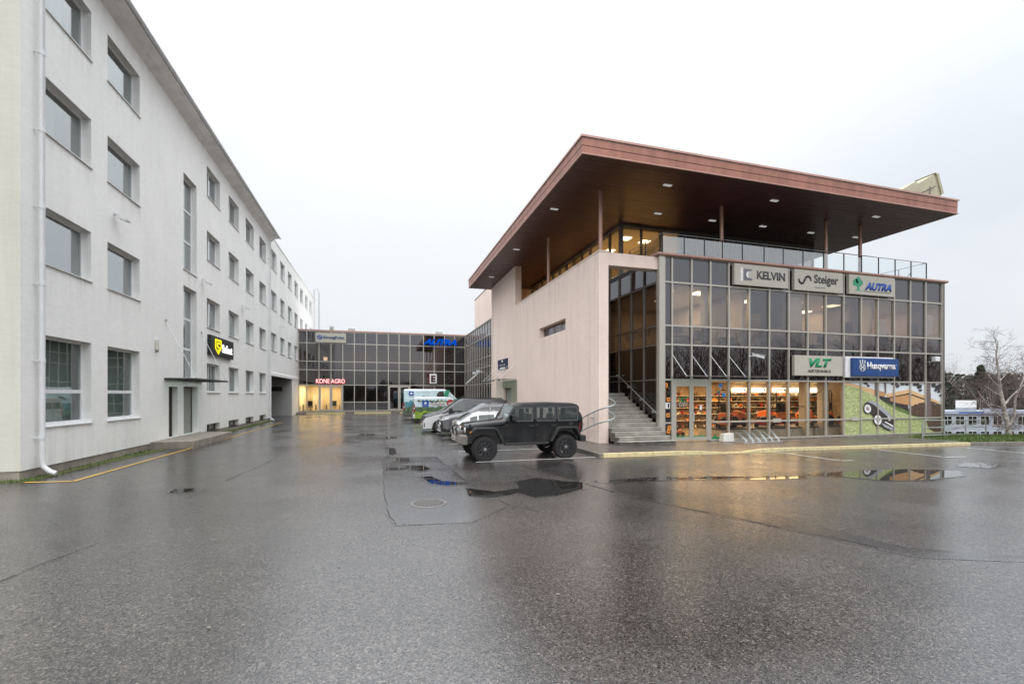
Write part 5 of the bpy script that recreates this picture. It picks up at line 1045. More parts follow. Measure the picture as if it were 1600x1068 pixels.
def carbody(root, L_, Wd, zlo, top, belt, wprof, tumble, wheels, ra, mat, glassx, screen, rear, r=.07, nL=8, nU=5, flip=False, bulge=.05, glass_rows=(0, 3), gm=('car_glass', 'car_screen')):
    fx = (lambda x: L_ - x) if flip else (lambda x: x)
    xs = {0.0, L_}
    for p in list(top) + list(wprof): xs.add(p[0])
    for a, b in glassx: xs |= {a, b}
    for q in (screen, rear):
        if q: xs |= set(q)
    for xw, _ in wheels:
        for k in range(17): xs.add(round(xw - ra + 2 * ra * k / 16, 4))
    k = 0
    while k * .12 < L_: xs.add(round(k * .12, 4)); k += 1
    xs = sorted(x for x in xs if 0 <= x <= L_); xs = [x for i, x in enumerate(xs) if i == 0 or x - xs[i - 1] > .012 or x in (L_,)]
    def low(x):
        z = zlo(x) if callable(zlo) else zlo
        for xw, zc in wheels:
            if abs(x - xw) < ra: z = max(z, zc + math.sqrt(ra * ra - (x - xw) ** 2))
        return z
    secs = []
    for x in xs:
        zh = lerp(top, x); rr_ = min(r, .25 * zh); zl = min(low(x), zh - rr_ - .12); zb = min(belt(x) if callable(belt) else belt, zh - rr_ - .03); zr = zh - rr_; w = Wd / 2 * lerp(wprof, x); z00 = zlo(x) if callable(zlo) else zlo
        pts = []
        for i in range(nL + 1):
            z = zl + (zb - zl) * i / nL; t = (zb - z) / max(.2, zb - z00); pts.append((w * (1 - bulge * t * t), z))
        for i in range(1, nU + 1):
            z = zb + (zr - zb) * i / nU; t = (z - zb); pts.append((w - tumble * t, z))
        we = pts[-1][0]
        for i in range(1, 4): a = math.pi / 2 * i / 3; pts.append((we - rr_ * 1.2 * (1 - math.cos(a)), zr + rr_ * math.sin(a)))
        we = pts[-1][0]; zt = pts[-1][1]
        for i in range(1, 5): t = 1 - i / 4; pts.append((we * t, zt + .035 * (1 - t * t) * min(1, w)))
        secs.append(pts)
    n = len(secs[0]); parts = {}
    def put(key, pts, m):
        mb = parts.setdefault(key, MB()); mb.quad(pts, m)
    mlist = []
    def mi(nm):
        if nm not in mlist: mlist.append(nm)
        return mlist.index(nm)
    for i in range(len(xs) - 1):
        xm = (xs[i] + xs[i + 1]) / 2
        for j in range(n - 1):
            for s in (-1, 1):
                q = [(fx(xs[i]), s * secs[i][j][0], secs[i][j][1]), (fx(xs[i + 1]), s * secs[i + 1][j][0], secs[i + 1][j][1]), (fx(xs[i + 1]), s * secs[i + 1][j + 1][0], secs[i + 1][j + 1][1]), (fx(xs[i]), s * secs[i][j + 1][0], secs[i][j + 1][1])]
                if s > 0: q.reverse()
                if flip: q.reverse()
                zm = sum(p[2] for p in q) / 4
                if nL <= j < nL + nU:
                    g = next((k for k, (a, b) in enumerate(glassx) if a <= xm <= b), None)
                    if g is not None and glass_rows[0] <= j - nL <= glass_rows[1]: put('side_window%d%s' % (g, 'L' if s < 0 else 'R'), q, 0); continue
                if j >= nL + nU + 2:
                    if screen and screen[0] <= xm <= screen[1]: put('windscreen', q, 0); continue
                    if rear and rear[0] <= xm <= rear[1]: put('rear_window', q, 0); continue
                put('body', q, mi(mat(xm, zm, 'low' if j < nL else 'up' if j < nL + nU else 'top', s)))
    for i in (0, len(xs) - 1):
        P = [(fx(xs[i]), -a, b) for a, b in secs[i]] + [(fx(xs[i]), a, b) for a, b in reversed(secs[i][:-1])]
        put('body', P, mi(mat(xs[i], .6, 'cap', 1)))
    for k, mb in parts.items():
        nm = 'side_window' if k.startswith('side') else k
        me = mb.mesh(nm, mats=tuple(mlist) if k == 'body' else (gm[1] if k == 'windscreen' else gm[0],), fix=False)
        bm = bmesh.new(); bm.from_mesh(me); bmesh.ops.remove_doubles(bm, verts=bm.verts[:], dist=.0005); bmesh.ops.recalc_face_normals(bm, faces=bm.faces[:]) if k == 'body' else None; bm.to_mesh(me); bm.free()
        me.polygons.foreach_set('use_smooth', [True] * len(me.polygons)); me.set_sharp_from_angle(angle=R(32))
        o = bpy.data.objects.new(nm, me); COL.objects.link(o); o.parent = root
    z0 = (zlo(L_ / 2) if callable(zlo) else zlo)
    MB().box(.25, L_ - .25, -Wd / 2 + .26, Wd / 2 - .26, z0 - .04, min(belt(L_ / 2) if callable(belt) else belt, 1.0) - .12).build('underbody_dark_fill', 'black', root, world=False)  # black fill under the body, painted-in darkness behind the wheel arches
    return fx
def P_(root, name, mat, bevel=0.0, **k):
    mb = MB(); mb.box(*k['b']); return mb.build(name, mat, root, world=False, bevel=bevel)
# ---- black off-roader
jp = thing('off_road_car', 'black boxy four-door off-road car with big mud tyres and spare wheel, nearest', 'car', (2.5, 15.5, 0))
def jeep_top(): return [(.0, 1.14), (.06, 1.20), (.65, 1.27), (1.25, 1.335), (1.33, 1.36), (1.64, 1.84), (1.80, 1.90), (2.9, 1.93), (3.8, 1.895), (3.97, 1.85), (4.02, 1.79)]
jp.location = (2.75, 15.5, 0)
carbody(jp, 4.02, 1.58, .57, jeep_top(), lambda x: 1.30 if x > 1.3 else 1.06 + .12 * x, [(0, .76), (.12, .79), (1.2, .96), (1.45, 1.0), (4.02, .985)], .12, [(3.42, .40)], .55, lambda x, z, r, s: 'paint_black', [(1.70, 2.26), (2.45, 3.08), (3.22, 3.92)], (1.36, 1.62), None, r=.05, bulge=.02, glass_rows=(0, 3), gm=('jeep_glass', 'jeep_screen'))
for s in (-1, 1):
    y0, y1 = s * .70, s * .985
    for pts in ([(.12, .98), (.20, 1.08), (.30, 1.115), (.90, 1.115), (1.02, 1.06), (1.24, .60), (1.17, .57), (.96, 1.00), (.86, 1.045), (.34, 1.045), (.26, 1.02), (.20, .92)], [(2.86, .60), (3.10, 1.04), (3.22, 1.10), (3.80, 1.10), (3.90, 1.05), (4.0, .76), (3.93, .74), (3.82, .99), (3.74, 1.03), (3.26, 1.03), (3.18, .99), (2.93, .58)]):
        MB().prism(pts, 'y', min(y0, y1), max(y0, y1)).build('wheel_arch', 'plastic_black', jp, world=False, bevel=.02)
    for xw in (.57, 3.42): wheel(jp, xw, s * .86, .405, .405, .29, s, 'mud')
    MB().box(1.26, 2.84, min(s * .72, s * .88), max(s * .72, s * .88), .50, .575).build('side_step', 'plastic_black', jp, world=False, bevel=.02)
    MB().box(1.52, 1.62, min(s * .80, s * 1.0), max(s * .80, s * 1.0), 1.33, 1.38).box(1.50, 1.62, min(s * .92, s * 1.14), max(s * .92, s * 1.14), 1.32, 1.52).build('mirror', 'plastic_black', jp, world=False, bevel=.025)
    for xd in (1.30, 2.36, 3.16): MB().box(xd - .006, xd + .006, min(s * .74, s * (.793 if xd < 3 else .792)), max(s * .74, s * (.793 if xd < 3 else .792)), .62 if xd < 3 else 1.1, 1.29).build('door_seam', 'black', jp, world=False)
    for xd in (2.22, 3.02): MB().box(xd - .09, xd + .09, min(s * .77, s * .83), max(s * .77, s * .83), 1.11, 1.15).build('door_handle', 'plastic_black', jp, world=False, bevel=.008)
    MB().box(1.34, 3.98, min(s * .77, s * .797), max(s * .77, s * .797), 1.275, 1.29).build('belt_strip', 'plastic_black', jp, world=False)
    for a, b in ((1.70, 2.26), (2.45, 3.08), (3.22, 3.92)):
        mb = MB(); zt = 1.735
        for x0, x1, z0, z1 in ((a - .03, b + .03, 1.285, 1.315), (a - .03, b + .03, zt, zt + .03), (a - .03, a, 1.315, zt), (b, b + .03, 1.315, zt)):
            f = lambda z: .79 - .12 * (z - 1.30) + .006
            mb.hexa([(x0, s * (f(z0) - .02), z0), (x1, s * (f(z0) - .02), z0), (x1, s * f(z0), z0), (x0, s * f(z0), z0), (x0, s * (f(z1) - .02), z1), (x1, s * (f(z1) - .02), z1), (x1, s * f(z1), z1), (x0, s * f(z1), z1)])
        mb.build('window_trim', 'trim_grey', jp, world=False)
    MB().lathe([(.0, -.02), (.085, -.015), (.10, .01), (.10, .03)], (-.012, s * .42, 1.0), 'x', 20).build('headlight', 'lamp_clear', jp, world=False, smooth=True)
    MB().box(.08, .13, min(s * .82, s * .90), max(s * .82, s * .90), .94, 1.0).build('indicator', 'lamp_amber', jp, world=False)
    MB().box(3.99, 4.06, min(s * .60, s * .74), max(s * .60, s * .74), .95, 1.2).build('tail_lamp', 'lamp_red', jp, world=False)
for k in range(7): y = (k - 3) * .085; MB().box(-.012, .004, y - .026, y + .026, .78, 1.06).build('grille_slot', 'black', jp, world=False)
MB().prism([(-.30, .62), (-.22, .86), (.02, .86), (.02, .55), (-.20, .55)], 'y', -.86, .86).build('front_bumper', 'plastic_grey', jp, world=False, bevel=.03)
MB().box(-.20, .0, -.24, .24, .86, .98).build('winch', 'plastic_grey', jp, world=False, bevel=.03)
MB().tube([(-.26, -.40, .84), (-.30, -.38, 1.06), (-.22, -.30, 1.16), (-.22, .30, 1.16), (-.30, .38, 1.06), (-.26, .40, .84)], .03, 8).build('bull_bar', 'plastic_black', jp, world=False, smooth=True)
MB().box(-.315, -.305, -.26, .26, .66, .78).build('number_plate', 'plate', jp, world=False); text('plate_text', '907 BTR', 'letter_dark', jp, (2.75 - .316, 15.5 + .20, .685), '-x', .40, .07, .002, .02)
MB().prism([(4.0, .56), (4.22, .56), (4.22, .77), (4.0, .78)], 'y', -.90, .90).build('rear_bumper', 'plastic_black', jp, world=False, bevel=.03)
sp_ = bpy.data.objects.new('spare_wheel', None); COL.objects.link(sp_); sp_.parent = jp; sp_.location = (4.20, 0.05, 1.17); sp_.rotation_euler = (0, 0, R(90))
for nm, me in zip(('tyre', 'rim'), _wheel[(.405, .29, 'mud', -1)]): o = bpy.data.objects.new(nm, me); COL.objects.link(o); o.parent = sp_
MB().tube([(1.20, -.36, 1.37), (1.34, -.30, 1.40), (1.45, -.02, 1.55)], .012, 5).build('wiper', 'black', jp, world=False)
MB().box(.10, .16, -.70, -.62, 1.14, 1.21).box(.10, .16, .62, .70, 1.14, 1.21).build('bonnet_catch', 'black', jp, world=False); MB().tube([(1.12, .80, 1.30), (1.12, .80, 1.95)], .006, 5).build('aerial', 'black', jp, world=False)
for x, ys_ in ((1.95, (-.36, .36)), (2.85, (-.36, .36))):
    for y in ys_:
        MB().box(x - .05, x + .42, y - .24, y + .24, .86, 1.02).hexa([(x + .32, y - .24, 1.0), (x + .46, y - .24, 1.0), (x + .46, y + .24, 1.0), (x + .32, y + .24, 1.0), (x + .44, y - .21, 1.52), (x + .55, y - .21, 1.52), (x + .55, y + .21, 1.52), (x + .44, y + .21, 1.52)]).box(x + .46, x + .54, y - .13, y + .13, 1.54, 1.70).build('seat', 'trim_grey', jp, world=False, bevel=.03)
MB().prism([(1.30, 1.05), (1.30, 1.30), (1.48, 1.33), (1.62, 1.24), (1.60, 1.05)], 'y', -.70, .70).build('dashboard', 'trim_grey', jp, world=False)
MB().lathe([(.185, -.012), (.20, 0), (.185, .012), (.17, 0)], (1.72, -.36, 1.25), 'x', 20, 0, False).build('steering_wheel', 'black', jp, world=False)
for s in (-1, 1):
    for xh in (1.36, 2.42):
        for zh in (.78, 1.12): MB().box(xh - .03, xh + .05, min(s * .78, s * .815), max(s * .78, s * .815), zh, zh + .05).build('hinge', 'plastic_black', jp, world=False, bevel=.006)
    MB().box(1.70, 3.96, min(s * .70, s * .735), max(s * .70, s * .735), 1.785, 1.80).build('roof_gutter', 'trim_grey', jp, world=False); MB().box(3.6, 3.75, min(s * .78, s * .797), max(s * .78, s * .797), 1.13, 1.25).build('fuel_flap', 'plastic_black', jp, world=False)
# ---- van with dark top and white sides
def seams(root, fx, xs_, hw, z0, z1, mat='black'):
    for x in xs_:
        for s in (-1, 1): MB().box(fx(x) - .006, fx(x) + .006, min(s * (hw - .05), s * (hw + .003)), max(s * (hw - .05), s * (hw + .003)), z0, z1).build('door_seam', mat, root, world=False)
vn = thing('van', 'people-carrier van with white sides and charcoal bonnet and roof', 'van', (2.4, 27.3, 0))
vm = lambda x, z, r, s: 'paint_white' if (r == 'low' and z < 1.02 + .05 * x) or r == 'cap' else 'paint_charcoal'
fx = carbody(vn, 5.1, 1.93, .24, [(0, .72), (.05, .86), (.14, .95), (.6, 1.10), (1.15, 1.22), (1.25, 1.26), (2.1, 1.84), (2.35, 1.92), (3.2, 1.95), (4.7, 1.94), (5.02, 1.85), (5.1, 1.6)], lambda x: min(1.26, .80 + .42 * x), [(0, .80), (.10, .90), (.4, .98), (1.0, 1.0), (4.8, 1.0), (5.1, .95)], .20, [(.90, .33), (4.05, .33)], .395, vm, [(1.55, 2.42)], (1.28, 2.08), None, r=.08, nL=10)
for s in (-1, 1):
    for xw in (.90, 4.05): wheel(vn, xw, s * .86, .335, .335, .22, s, 'van')
    MB().hexa([(.03, s * .60, .70), (.03, s * .78, .70), (.50, s * .945, .84), (.50, s * .90, .84), (.05, s * .60, .82), (.05, s * .80, .82), (.52, s * .93, .96), (.52, s * .88, .96)]).build('headlight', 'lamp_clear', vn, world=False, bevel=.02)
    MB().hexa([(-.012, s * .52, .36), (.06, s * .84, .34), (.12, s * .84, .34), (.05, s * .52, .36), (-.012, s * .52, .50), (.06, s * .86, .56), (.12, s * .86, .56), (.05, s * .52, .50)]).build('air_intake', 'black', vn, world=False)
    MB().box(1.50, 1.66, min(s * .95, s * 1.15), max(s * .95, s * 1.15), 1.22, 1.42).build('mirror', 'plastic_black', vn, world=False, bevel=.04)
MB().box(-.02, .04, -.50, .50, .56, .80).build('grille', 'black', vn, world=False, bevel=.02); MB().box(-.032, -.019, -.48, .48, .66, .69).build('grille_bar', 'chrome', vn, world=False); MB().lathe([(.10, -.03), (.09, -.04), (0, -.042)], (0, 0, .68), 'x', 18).build('badge', 'chrome', vn, world=False); MB().box(-.03, -.012, -.26, .26, .40, .51).build('number_plate', 'plate', vn, world=False)
seams(vn, fx, (1.50, 2.50, 3.7), .965, .35, 1.22)
for s in (-1, 1):
    for xd in (2.36, 2.66): MB().box(xd - .1, xd + .1, min(s * .95, s * .985), max(s * .95, s * .985), 1.05, 1.09).build('door_handle', 'paint_white', vn, world=False)
    MB().tube([(2.3, s * .80, 1.97), (4.7, s * .80, 1.98)], .022, 6).build('roof_rail', 'plastic_black', vn, world=False)
# ---- grey crossover
sv = thing('crossover_car', 'dark grey crossover with chrome-edged bumper between silver hatchback and van', 'car', (3.08, 24.5, 0))
fx = carbody(sv, 4.7, 1.84, .26, [(0, .74), (.04, .94), (.14, 1.02), (.7, 1.13), (1.25, 1.20), (1.35, 1.24), (2.1, 1.64), (2.35, 1.72), (3.2, 1.73), (4.0, 1.62), (4.55, 1.18), (4.66, 1.08), (4.7, .8)], lambda x: min(1.16 + .02 * x, .82 + .32 * x), [(0, .84), (.10, .92), (.4, .985), (1.0, 1.0), (4.4, .99), (4.7, .9)], .30, [(.92, .345), (3.62, .345)], .405, lambda x, z, r, s: 'plastic_black' if (r == 'low' and z < .42) else 'paint_grey', [(1.75, 2.55), (2.65, 3.35), (3.42, 3.95)], (1.38, 2.08), (4.0, 4.52), r=.09, nL=10)
for s in (-1, 1):
    for xw in (.92, 3.62): wheel(sv, xw, s * .82, .345, .345, .22, s, 'suv')
    MB().hexa([(.02, s * .40, .84), (.02, s * .82, .86), (.36, s * .90, .92), (.30, s * .60, .90), (.03, s * .40, .91), (.05, s * .80, .93), (.38, s * .89, 1.0), (.32, s * .60, .98)]).build('headlight', 'lamp_clear', sv, world=False)
    MB().hexa([(-.03, s * .56, .44), (-.01, s * .84, .44), (.10, s * .86, .44), (.06, s * .56, .44), (-.03, s * .52, .80), (.02, s * .82, .80), (.12, s * .84, .80), (.06, s * .52, .80)]).build('fog_lamp_housing', 'black', sv, world=False, bevel=.02)
    MB().tube([(-.03, s * .44, .86), (-.05, s * .50, .62), (-.04, s * .52, .42), (-.02, s * .84, .40)], .022, 6).build('chrome_trim', 'chrome', sv, world=False, smooth=True); MB().lathe([(.09, -.02), (.07, -.05), (0, -.055)], (.0, s * .70, .66), 'x', 14).build('fog_lamp', 'lamp_clear', sv, world=False)
    MB().box(1.62, 1.80, min(s * .90, s * 1.08), max(s * .90, s * 1.08), 1.12, 1.28).build('mirror', 'paint_grey', sv, world=False, bevel=.04)
MB().box(-.02, .05, -.42, .42, .48, .82).build('grille', 'black', sv, world=False, bevel=.02); MB().prism([(-.05, .26), (-.03, .33), (.14, .33), (.14, .22)], 'y', -.72, .72).build('skid_plate', 'chrome', sv, world=False); MB().box(-.04, -.022, -.26, .26, .50, .61).build('number_plate', 'plate', sv, world=False)
seams(sv, fx, (1.55, 2.6, 3.5), .918, .45, 1.15)
# ---- silver hatchback, tail towards the yard
hb = thing('hatchback_car', 'pale silver hatchback parked nose-in behind the black off-roader', 'car', (3.36, 21.5, 0))
fx = carbody(hb, 4.25, 1.78, .24, [(0, .52), (.06, .68), (.5, .80), (.95, .90), (1.1, .94), (1.9, 1.34), (2.3, 1.43), (3.1, 1.40), (3.5, 1.30), (4.06, .98), (4.18, .92), (4.25, .62)], lambda x: min(.98, .60 + .34 * x), [(0, .80), (.12, .90), (.5, .985), (1, 1.0), (3.9, .98), (4.25, .86)], .34, [(.84, .31), (3.42, .31)], .365, lambda x, z, r, s: 'plastic_black' if (r == 'low' and z < .32) else 'paint_silver', [(1.5, 2.35), (2.45, 3.2), (3.26, 3.6)], (1.12, 1.92), (3.5, 4.06), r=.09, nL=8, flip=True)
for s in (-1, 1):
    for xw in (.84, 3.42): wheel(hb, fx(xw), s * .79, .31, .31, .2, s, 'suv')
    MB().hexa([(.10, s * .70, .72), (.10, s * .80, .72), (.28, s * .86, .74), (.24, s * .7, .74), (.10, s * .70, .82), (.12, s * .78, .82), (.30, s * .85, .84), (.24, s * .7, .84)]).build('tail_lamp', 'lamp_red', hb, world=False)
    MB().box(fx(1.65), fx(1.5), min(s * .86, s * 1.02), max(s * .86, s * 1.02), .95, 1.08).build('mirror', 'paint_silver', hb, world=False, bevel=.03)
MB().box(-.025, .05, -.74, .74, .30, .50).build('rear_bumper', 'paint_silver', hb, world=False, bevel=.03); MB().box(-.035, -.02, -.26, .26, .56, .67).build('number_plate', 'plate', hb, world=False); seams(hb, fx, (1.4, 2.4, 3.2), .888, .35, .96)
# ---- two vans in printed wraps, tails towards the yard
def wrapvan(label, loc, L_, Wd, H_, top, wheels_, bands, doors_z):
    v = thing('panel_van', label, 'van', loc)
    def mat(x, z, r, s):
        if r == 'cap': return 'paint_white' if x < 1 else 'wrap_teal' if H_ > 2.3 else 'paint_white'
        if x < 1.4 and r != 'low': return 'paint_white'
        for zt, m_ in bands:
            if z < zt + .05 * math.sin(x * 5.0) + .04 * math.sin(x * 11): return m_
        return 'wrap_sky' if r != 'top' else 'paint_white'
    fx = carbody(v, L_, Wd, .30, top, 1.15, [(0, .82), (.2, .95), (.8, 1.0), (L_ - .1, 1.0), (L_, .97)], .09, wheels_, .42, mat, [(1.15, 1.95)], (.85, 1.75) if H_ > 2.3 else (.95, 1.8), None, r=.10, nL=14, nU=10, flip=True, glass_rows=(0, 5 if H_ > 2.3 else 8))
    for s in (-1, 1):
        for xw, zc in wheels_: wheel(v, fx(xw), s * (Wd / 2 - .11), .34, .34, .22, s, 'steel')
        MB().box(-.03, .06, min(s * (Wd / 2 - .16), s * (Wd / 2 + .004)), max(s * (Wd / 2 - .16), s * (Wd / 2 + .004)), .80, 1.45).build('tail_lamp', 'lamp_red', v, world=False, bevel=.02); MB().box(-.034, .05, min(s * (Wd / 2 - .15), s * (Wd / 2 + .008)), max(s * (Wd / 2 - .15), s * (Wd / 2 + .008)), 1.05, 1.18).build('reversing_lamp', 'lamp_clear', v, world=False)
        MB().box(fx(1.25), fx(1.05), min(s * (Wd / 2), s * (Wd / 2 + .22)), max(s * (Wd / 2), s * (Wd / 2 + .22)), 1.25, 1.6).build('mirror', 'plastic_black', v, world=False, bevel=.03)
    MB().box(-.08, .06, -Wd / 2 + .02, Wd / 2 - .02, .34, .62).build('rear_bumper', 'plastic_grey' if H_ > 2.3 else 'paint_white', v, world=False, bevel=.03); MB().box(-.012, .0, -.006, .006, .65, H_ - .25).build('door_seam', 'black', v, world=False)
    for s in (-1, 1): MB().box(-.02, -.005, min(s * .08, s * .72), max(s * .08, s * .72), 1.25, H_ - .35).build('rear_window', 'car_glass', v, world=False)
    MB().box(-.03, -.012, .3, .82, .70, .82).build('number_plate', 'plate', v, world=False)
    F = on_face('-y', (loc[0], loc[1] - Wd / 2 - .004, 0)); return v, F
v1, F = wrapvan('tall high-roof panel van wrapped with a sky and garden print, farthest vehicle', (2.02, 41.1, 0), 6.0, 2.02, 2.66, [(0, .75), (.06, .98), (.7, 1.22), (.85, 1.28), (1.75, 2.15), (2.15, 2.55), (2.5, 2.65), (5.85, 2.66), (5.97, 2.6), (6.0, 2.4)], [(1.0, .34), (4.7, .34)], [(.62, 'plastic_grey'), (1.12, 'wrap_forest'), (1.62, 'wrap_teal')], 2)
decal('emblem_panel', 'letter_blue', v1, F, [(.42, 2.12), (.82, 2.12), (.82, 2.46), (.42, 2.46)], 0, .004); decal('emblem', 'sign_white', v1, F, circle(.62, 2.29, .10, 14), .0045, .006); decal('print_green', 'leaf_green', v1, F, [(3.3, 1.9), (3.75, 1.9), (3.95, 2.58), (3.6, 2.58)], 0, .004); decal('print_dark', 'print_dark', v1, F, [(2.85, 1.95), (3.3, 1.9), (3.45, 2.1), (3.4, 2.5), (3.0, 2.45), (2.8, 2.2)], 0, .004); text('lettering', 'aia ja metsatehnika', 'letter_grey', v1, F(1.05, 2.34, 0), '-y', 1.3, .09, .003); decal('print_machine', 'print_dark', v1, F, [(1.3, 1.85), (1.5, 1.82), (1.6, 1.95), (1.9, 1.85), (1.95, 2.0), (1.6, 2.08)], 0, .004); decal('print_machine', 'print_dark', v1, F, [(4.9, 1.9), (5.3, 1.9), (5.3, 2.05), (5.1, 2.1)], 0, .004)
v2, F = wrapvan('lower panel van with lime green and garden print and red roundel', (2.62, 37.3, 0), 4.95, 1.94, 2.0, [(0, .72), (.06, .92), (.6, 1.06), (.95, 1.16), (1.8, 1.82), (2.1, 1.95), (2.5, 1.99), (4.8, 1.99), (4.93, 1.93), (4.95, 1.75)], [(.95, .33), (4.0, .33)], [(.84, 'wrap_lime'), (.92, 'print_grass_dark'), (1.26, 'wrap_forest')], 1.6)
decal('emblem_panel', 'letter_blue', v2, F, [(.62, 1.22), (1.12, 1.22), (1.12, 1.72), (.62, 1.72)], 0, .004); decal('emblem', 'sign_white', v2, F, circle(.87, 1.52, .10, 14), .0045, .006); text('lettering', 'Husqvarna', 'sign_white', v2, F(.68, 1.30, 0), '-y', .38, .07, .006); decal('name_strip', 'plate', v2, F, [(1.25, 1.30), (2.45, 1.30), (2.45, 1.52), (1.25, 1.52)], 0, .004); text('lettering', 'AUTOMOWER', 'letter_grey', v2, F(1.32, 1.35, .004), '-y', 1.06, .12, .003, .02)
decal('roundel', 'red', v2, F, circle(2.85, 1.50, .30, 22), .0, .006); text('lettering', '24h', 'sign_white', v2, F(2.68, 1.40, .006), '-y', .34, .18, .003, .03); decal('print_green', 'leaf_green', v2, F, [(3.0, 1.65), (3.5, 1.6), (3.5, 1.84), (3.15, 1.84)], 0, .004)
rr = random.Random(5)
for k in range(16): cx = .35 + k * .15; r_ = rr.uniform(.07, .14); decal('print_trees', rr.choice(('print_grass', 'leaf_green', 'print_bush', 'wrap_forest')), v2, F, [(cx + r_ * rr.uniform(.7, 1.2) * math.cos(R(a)), 1.70 - .30 * (k % 2) * .3 + r_ * .7 * rr.uniform(.7, 1.2) * math.sin(R(a))) for a in range(0, 360, 30)], .0002 * k, .002 + .0002 * k)
# ================================================================== STREET FURNITURE AND SHOP GOODS
rk = thing('bike_rack', 'galvanised slanted bicycle rack on the pavement before the shop window', 'bike rack', (16.3, 16.75, .06))
zb = pz(16.3, 16.7) + .02
for y in (16.35, 17.15): MB().tube([(15.35, y, zb), (17.55, y, zb)], .022, 8).build('base_rail', 'galvanised', rk)
for k in range(6):
    x = 15.5 + k * .36; h = .50 if k % 2 else .40
    for dx in (0, .07): MB().tube([(x + dx, 17.15, zb), (x + dx, 17.10, zb + h * .75), (x + dx, 16.98, zb + h), (x + dx, 16.82, zb + h * .98), (x + dx, 16.40, zb + .12), (x + dx, 16.35, zb)], .014, 6).build('hoop', 'galvanised', rk, smooth=True)
bd = thing('bench_block', 'pale concrete block standing beside the entrance doors', 'block', (15.1, 17.3, .06)); MB().hexa([(14.95, 17.1, .05), (15.52, 17.05, .05), (15.52, 17.4, .05), (14.95, 17.4, .05), (15.0, 17.12, .40), (15.52, 17.08, .44), (15.52, 17.38, .44), (15.0, 17.38, .40)]).build('body', 'interior_white', bd, bevel=.02); MB().box(14.9, 15.56, 17.0, 17.42, .04, .075).build('foot', 'concrete', bd)
ub = thing('utility_box', 'white utility box at the foot of the pink wall behind the spare wheel', 'utility box', (8.8, 20.4, .12)); MB().box(8.62, 8.98, 20.0, 20.5, .12, .75).build('casing', 'white_metal', ub, bevel=.015); MB().box(8.60, 8.619, 20.05, 20.45, .2, .7).build('door', 'sign_white', ub)
pl = thing('wall_plate', 'small brown wooden plate screwed to the pink wall above the railing', 'plate', (XP, 19.9, 1.25)); MB().box(XP - .03, XP - .003, 19.75, 20.1, 1.24, 1.36).build('plate', 'print_wood', pl)
gr_ = thing('railing', 'galvanised tube railing on the grass beside the glass front', 'railing', (28.6, 16.3, -.1))
for x in (26.4, 28.0, 29.6, 31.2): MB().tube([(x, 16.3 - .0 * x, gz(x) - .2), (x, 16.3, gz(x) + 1.05)], .032, 8).build('post', 'galvanised', gr_)
for h in (1.05, .68, .30): MB().tube([(26.4, 16.3, gz(26.4) + h), (31.2, 16.3, gz(31) + h)], .025, 8).build('rail', 'galvanised', gr_)
MB().tube([(29.6, 16.3, 1.0 + gz(29)), (29.6, 19.5, -.2)], .025, 8).tube([(31.2, 16.3, 1.0 + gz(31)), (31.2, 19.5, -.4)], .025, 8).build('side_rail', 'galvanised', gr_)
# shop goods behind the glass
def mower(x, y, s, rz, col, label, handle=True, z=.08):
    t = thing('lawn_mower', label, 'lawn mower', (x, y, z), 'machines shown in the shop window', rz)
    MB().prism([(-.36 * s, .10), (-.42 * s, .20 * s), (-.30 * s, .34 * s), (.30 * s, .36 * s), (.42 * s, .22 * s), (.38 * s, .10)], 'y', -.27 * s, .27 * s).build('deck', col, t, world=False, bevel=.04)
    MB().lathe([(.17 * s, .34 * s), (.18 * s, .48 * s), (.12 * s, .56 * s), (0, .58 * s)], (0, 0, 0), 'z', 14).build('engine', 'dark_metal', t, world=False)
    for a in (-.32, .32):
        for b in (-.30, .30): MB().lathe([(0, -.04), (.11 * s, -.04), (.12 * s, 0), (.11 * s, .04), (0, .04)], (a * s, b * s, .12 * s), 'y', 14).build('wheel', 'tyre', t, world=False)
    if handle: MB().tube([(.30 * s, -.24 * s, .30 * s), (.85 * s, -.24 * s, .95 * s), (1.0 * s, -.20 * s, 1.10 * s), (1.0 * s, .20 * s, 1.10 * s), (.85 * s, .24 * s, .95 * s), (.30 * s, .24 * s, .30 * s)], .016, 6).build('handle', 'black', t, world=False)
def rider(x, y, rz, label, z=.08):
    t = thing('garden_tractor', label, 'garden tractor', (x, y, z), 'machines shown in the shop window', rz)
    MB().prism([(-.85, .30), (-.88, .55), (-.70, .72), (-.15, .80), (-.05, .45), (.35, .42), (.45, .70), (.80, .72), (.85, .35)], 'y', -.30, .30).build('body', 'orange', t, world=False, bevel=.05)
    MB().box(.28, .68, -.24, .24, .74, .84).box(.62, .74, -.24, .24, .84, 1.22).build('seat', 'black', t, world=False, bevel=.04)
    for a, r_, w in ((-.55, .22, .34), (.55, .29, .42)):
        for s in (-1, 1): MB().lathe([(0, -.09), (r_ * .8, -.09), (r_, -.05), (r_, .05), (r_ * .8, .09), (0, .09)], (a, s * w, r_), 'y', 18).build('wheel', 'tyre', t, world=False)
    MB().tube([(-.10, 0, .70), (.05, 0, 1.0)], .025, 8).lathe([(.17, -.015), (.19, 0), (.17, .015)], (.06, 0, 1.02), 'z', 16).build('steering', 'black', t, world=False); MB().box(-.35, .25, -.46, .46, .12, .30).build('deck', 'dark_metal', t, world=False, bevel=.03)
    MB().tube([(.75, -.3, .7), (.72, -.3, 1.75), (.66, -.22, 1.88), (.66, .22, 1.88), (.72, .3, 1.75), (.75, .3, .7)], .025, 8).build('roll_bar', 'black', t, world=False, smooth=True)
names = ['in the first window right of the entrance', 'in the second window, by the bike rack', 'in the third shop window', 'in the fourth shop window', 'in the fifth shop window']
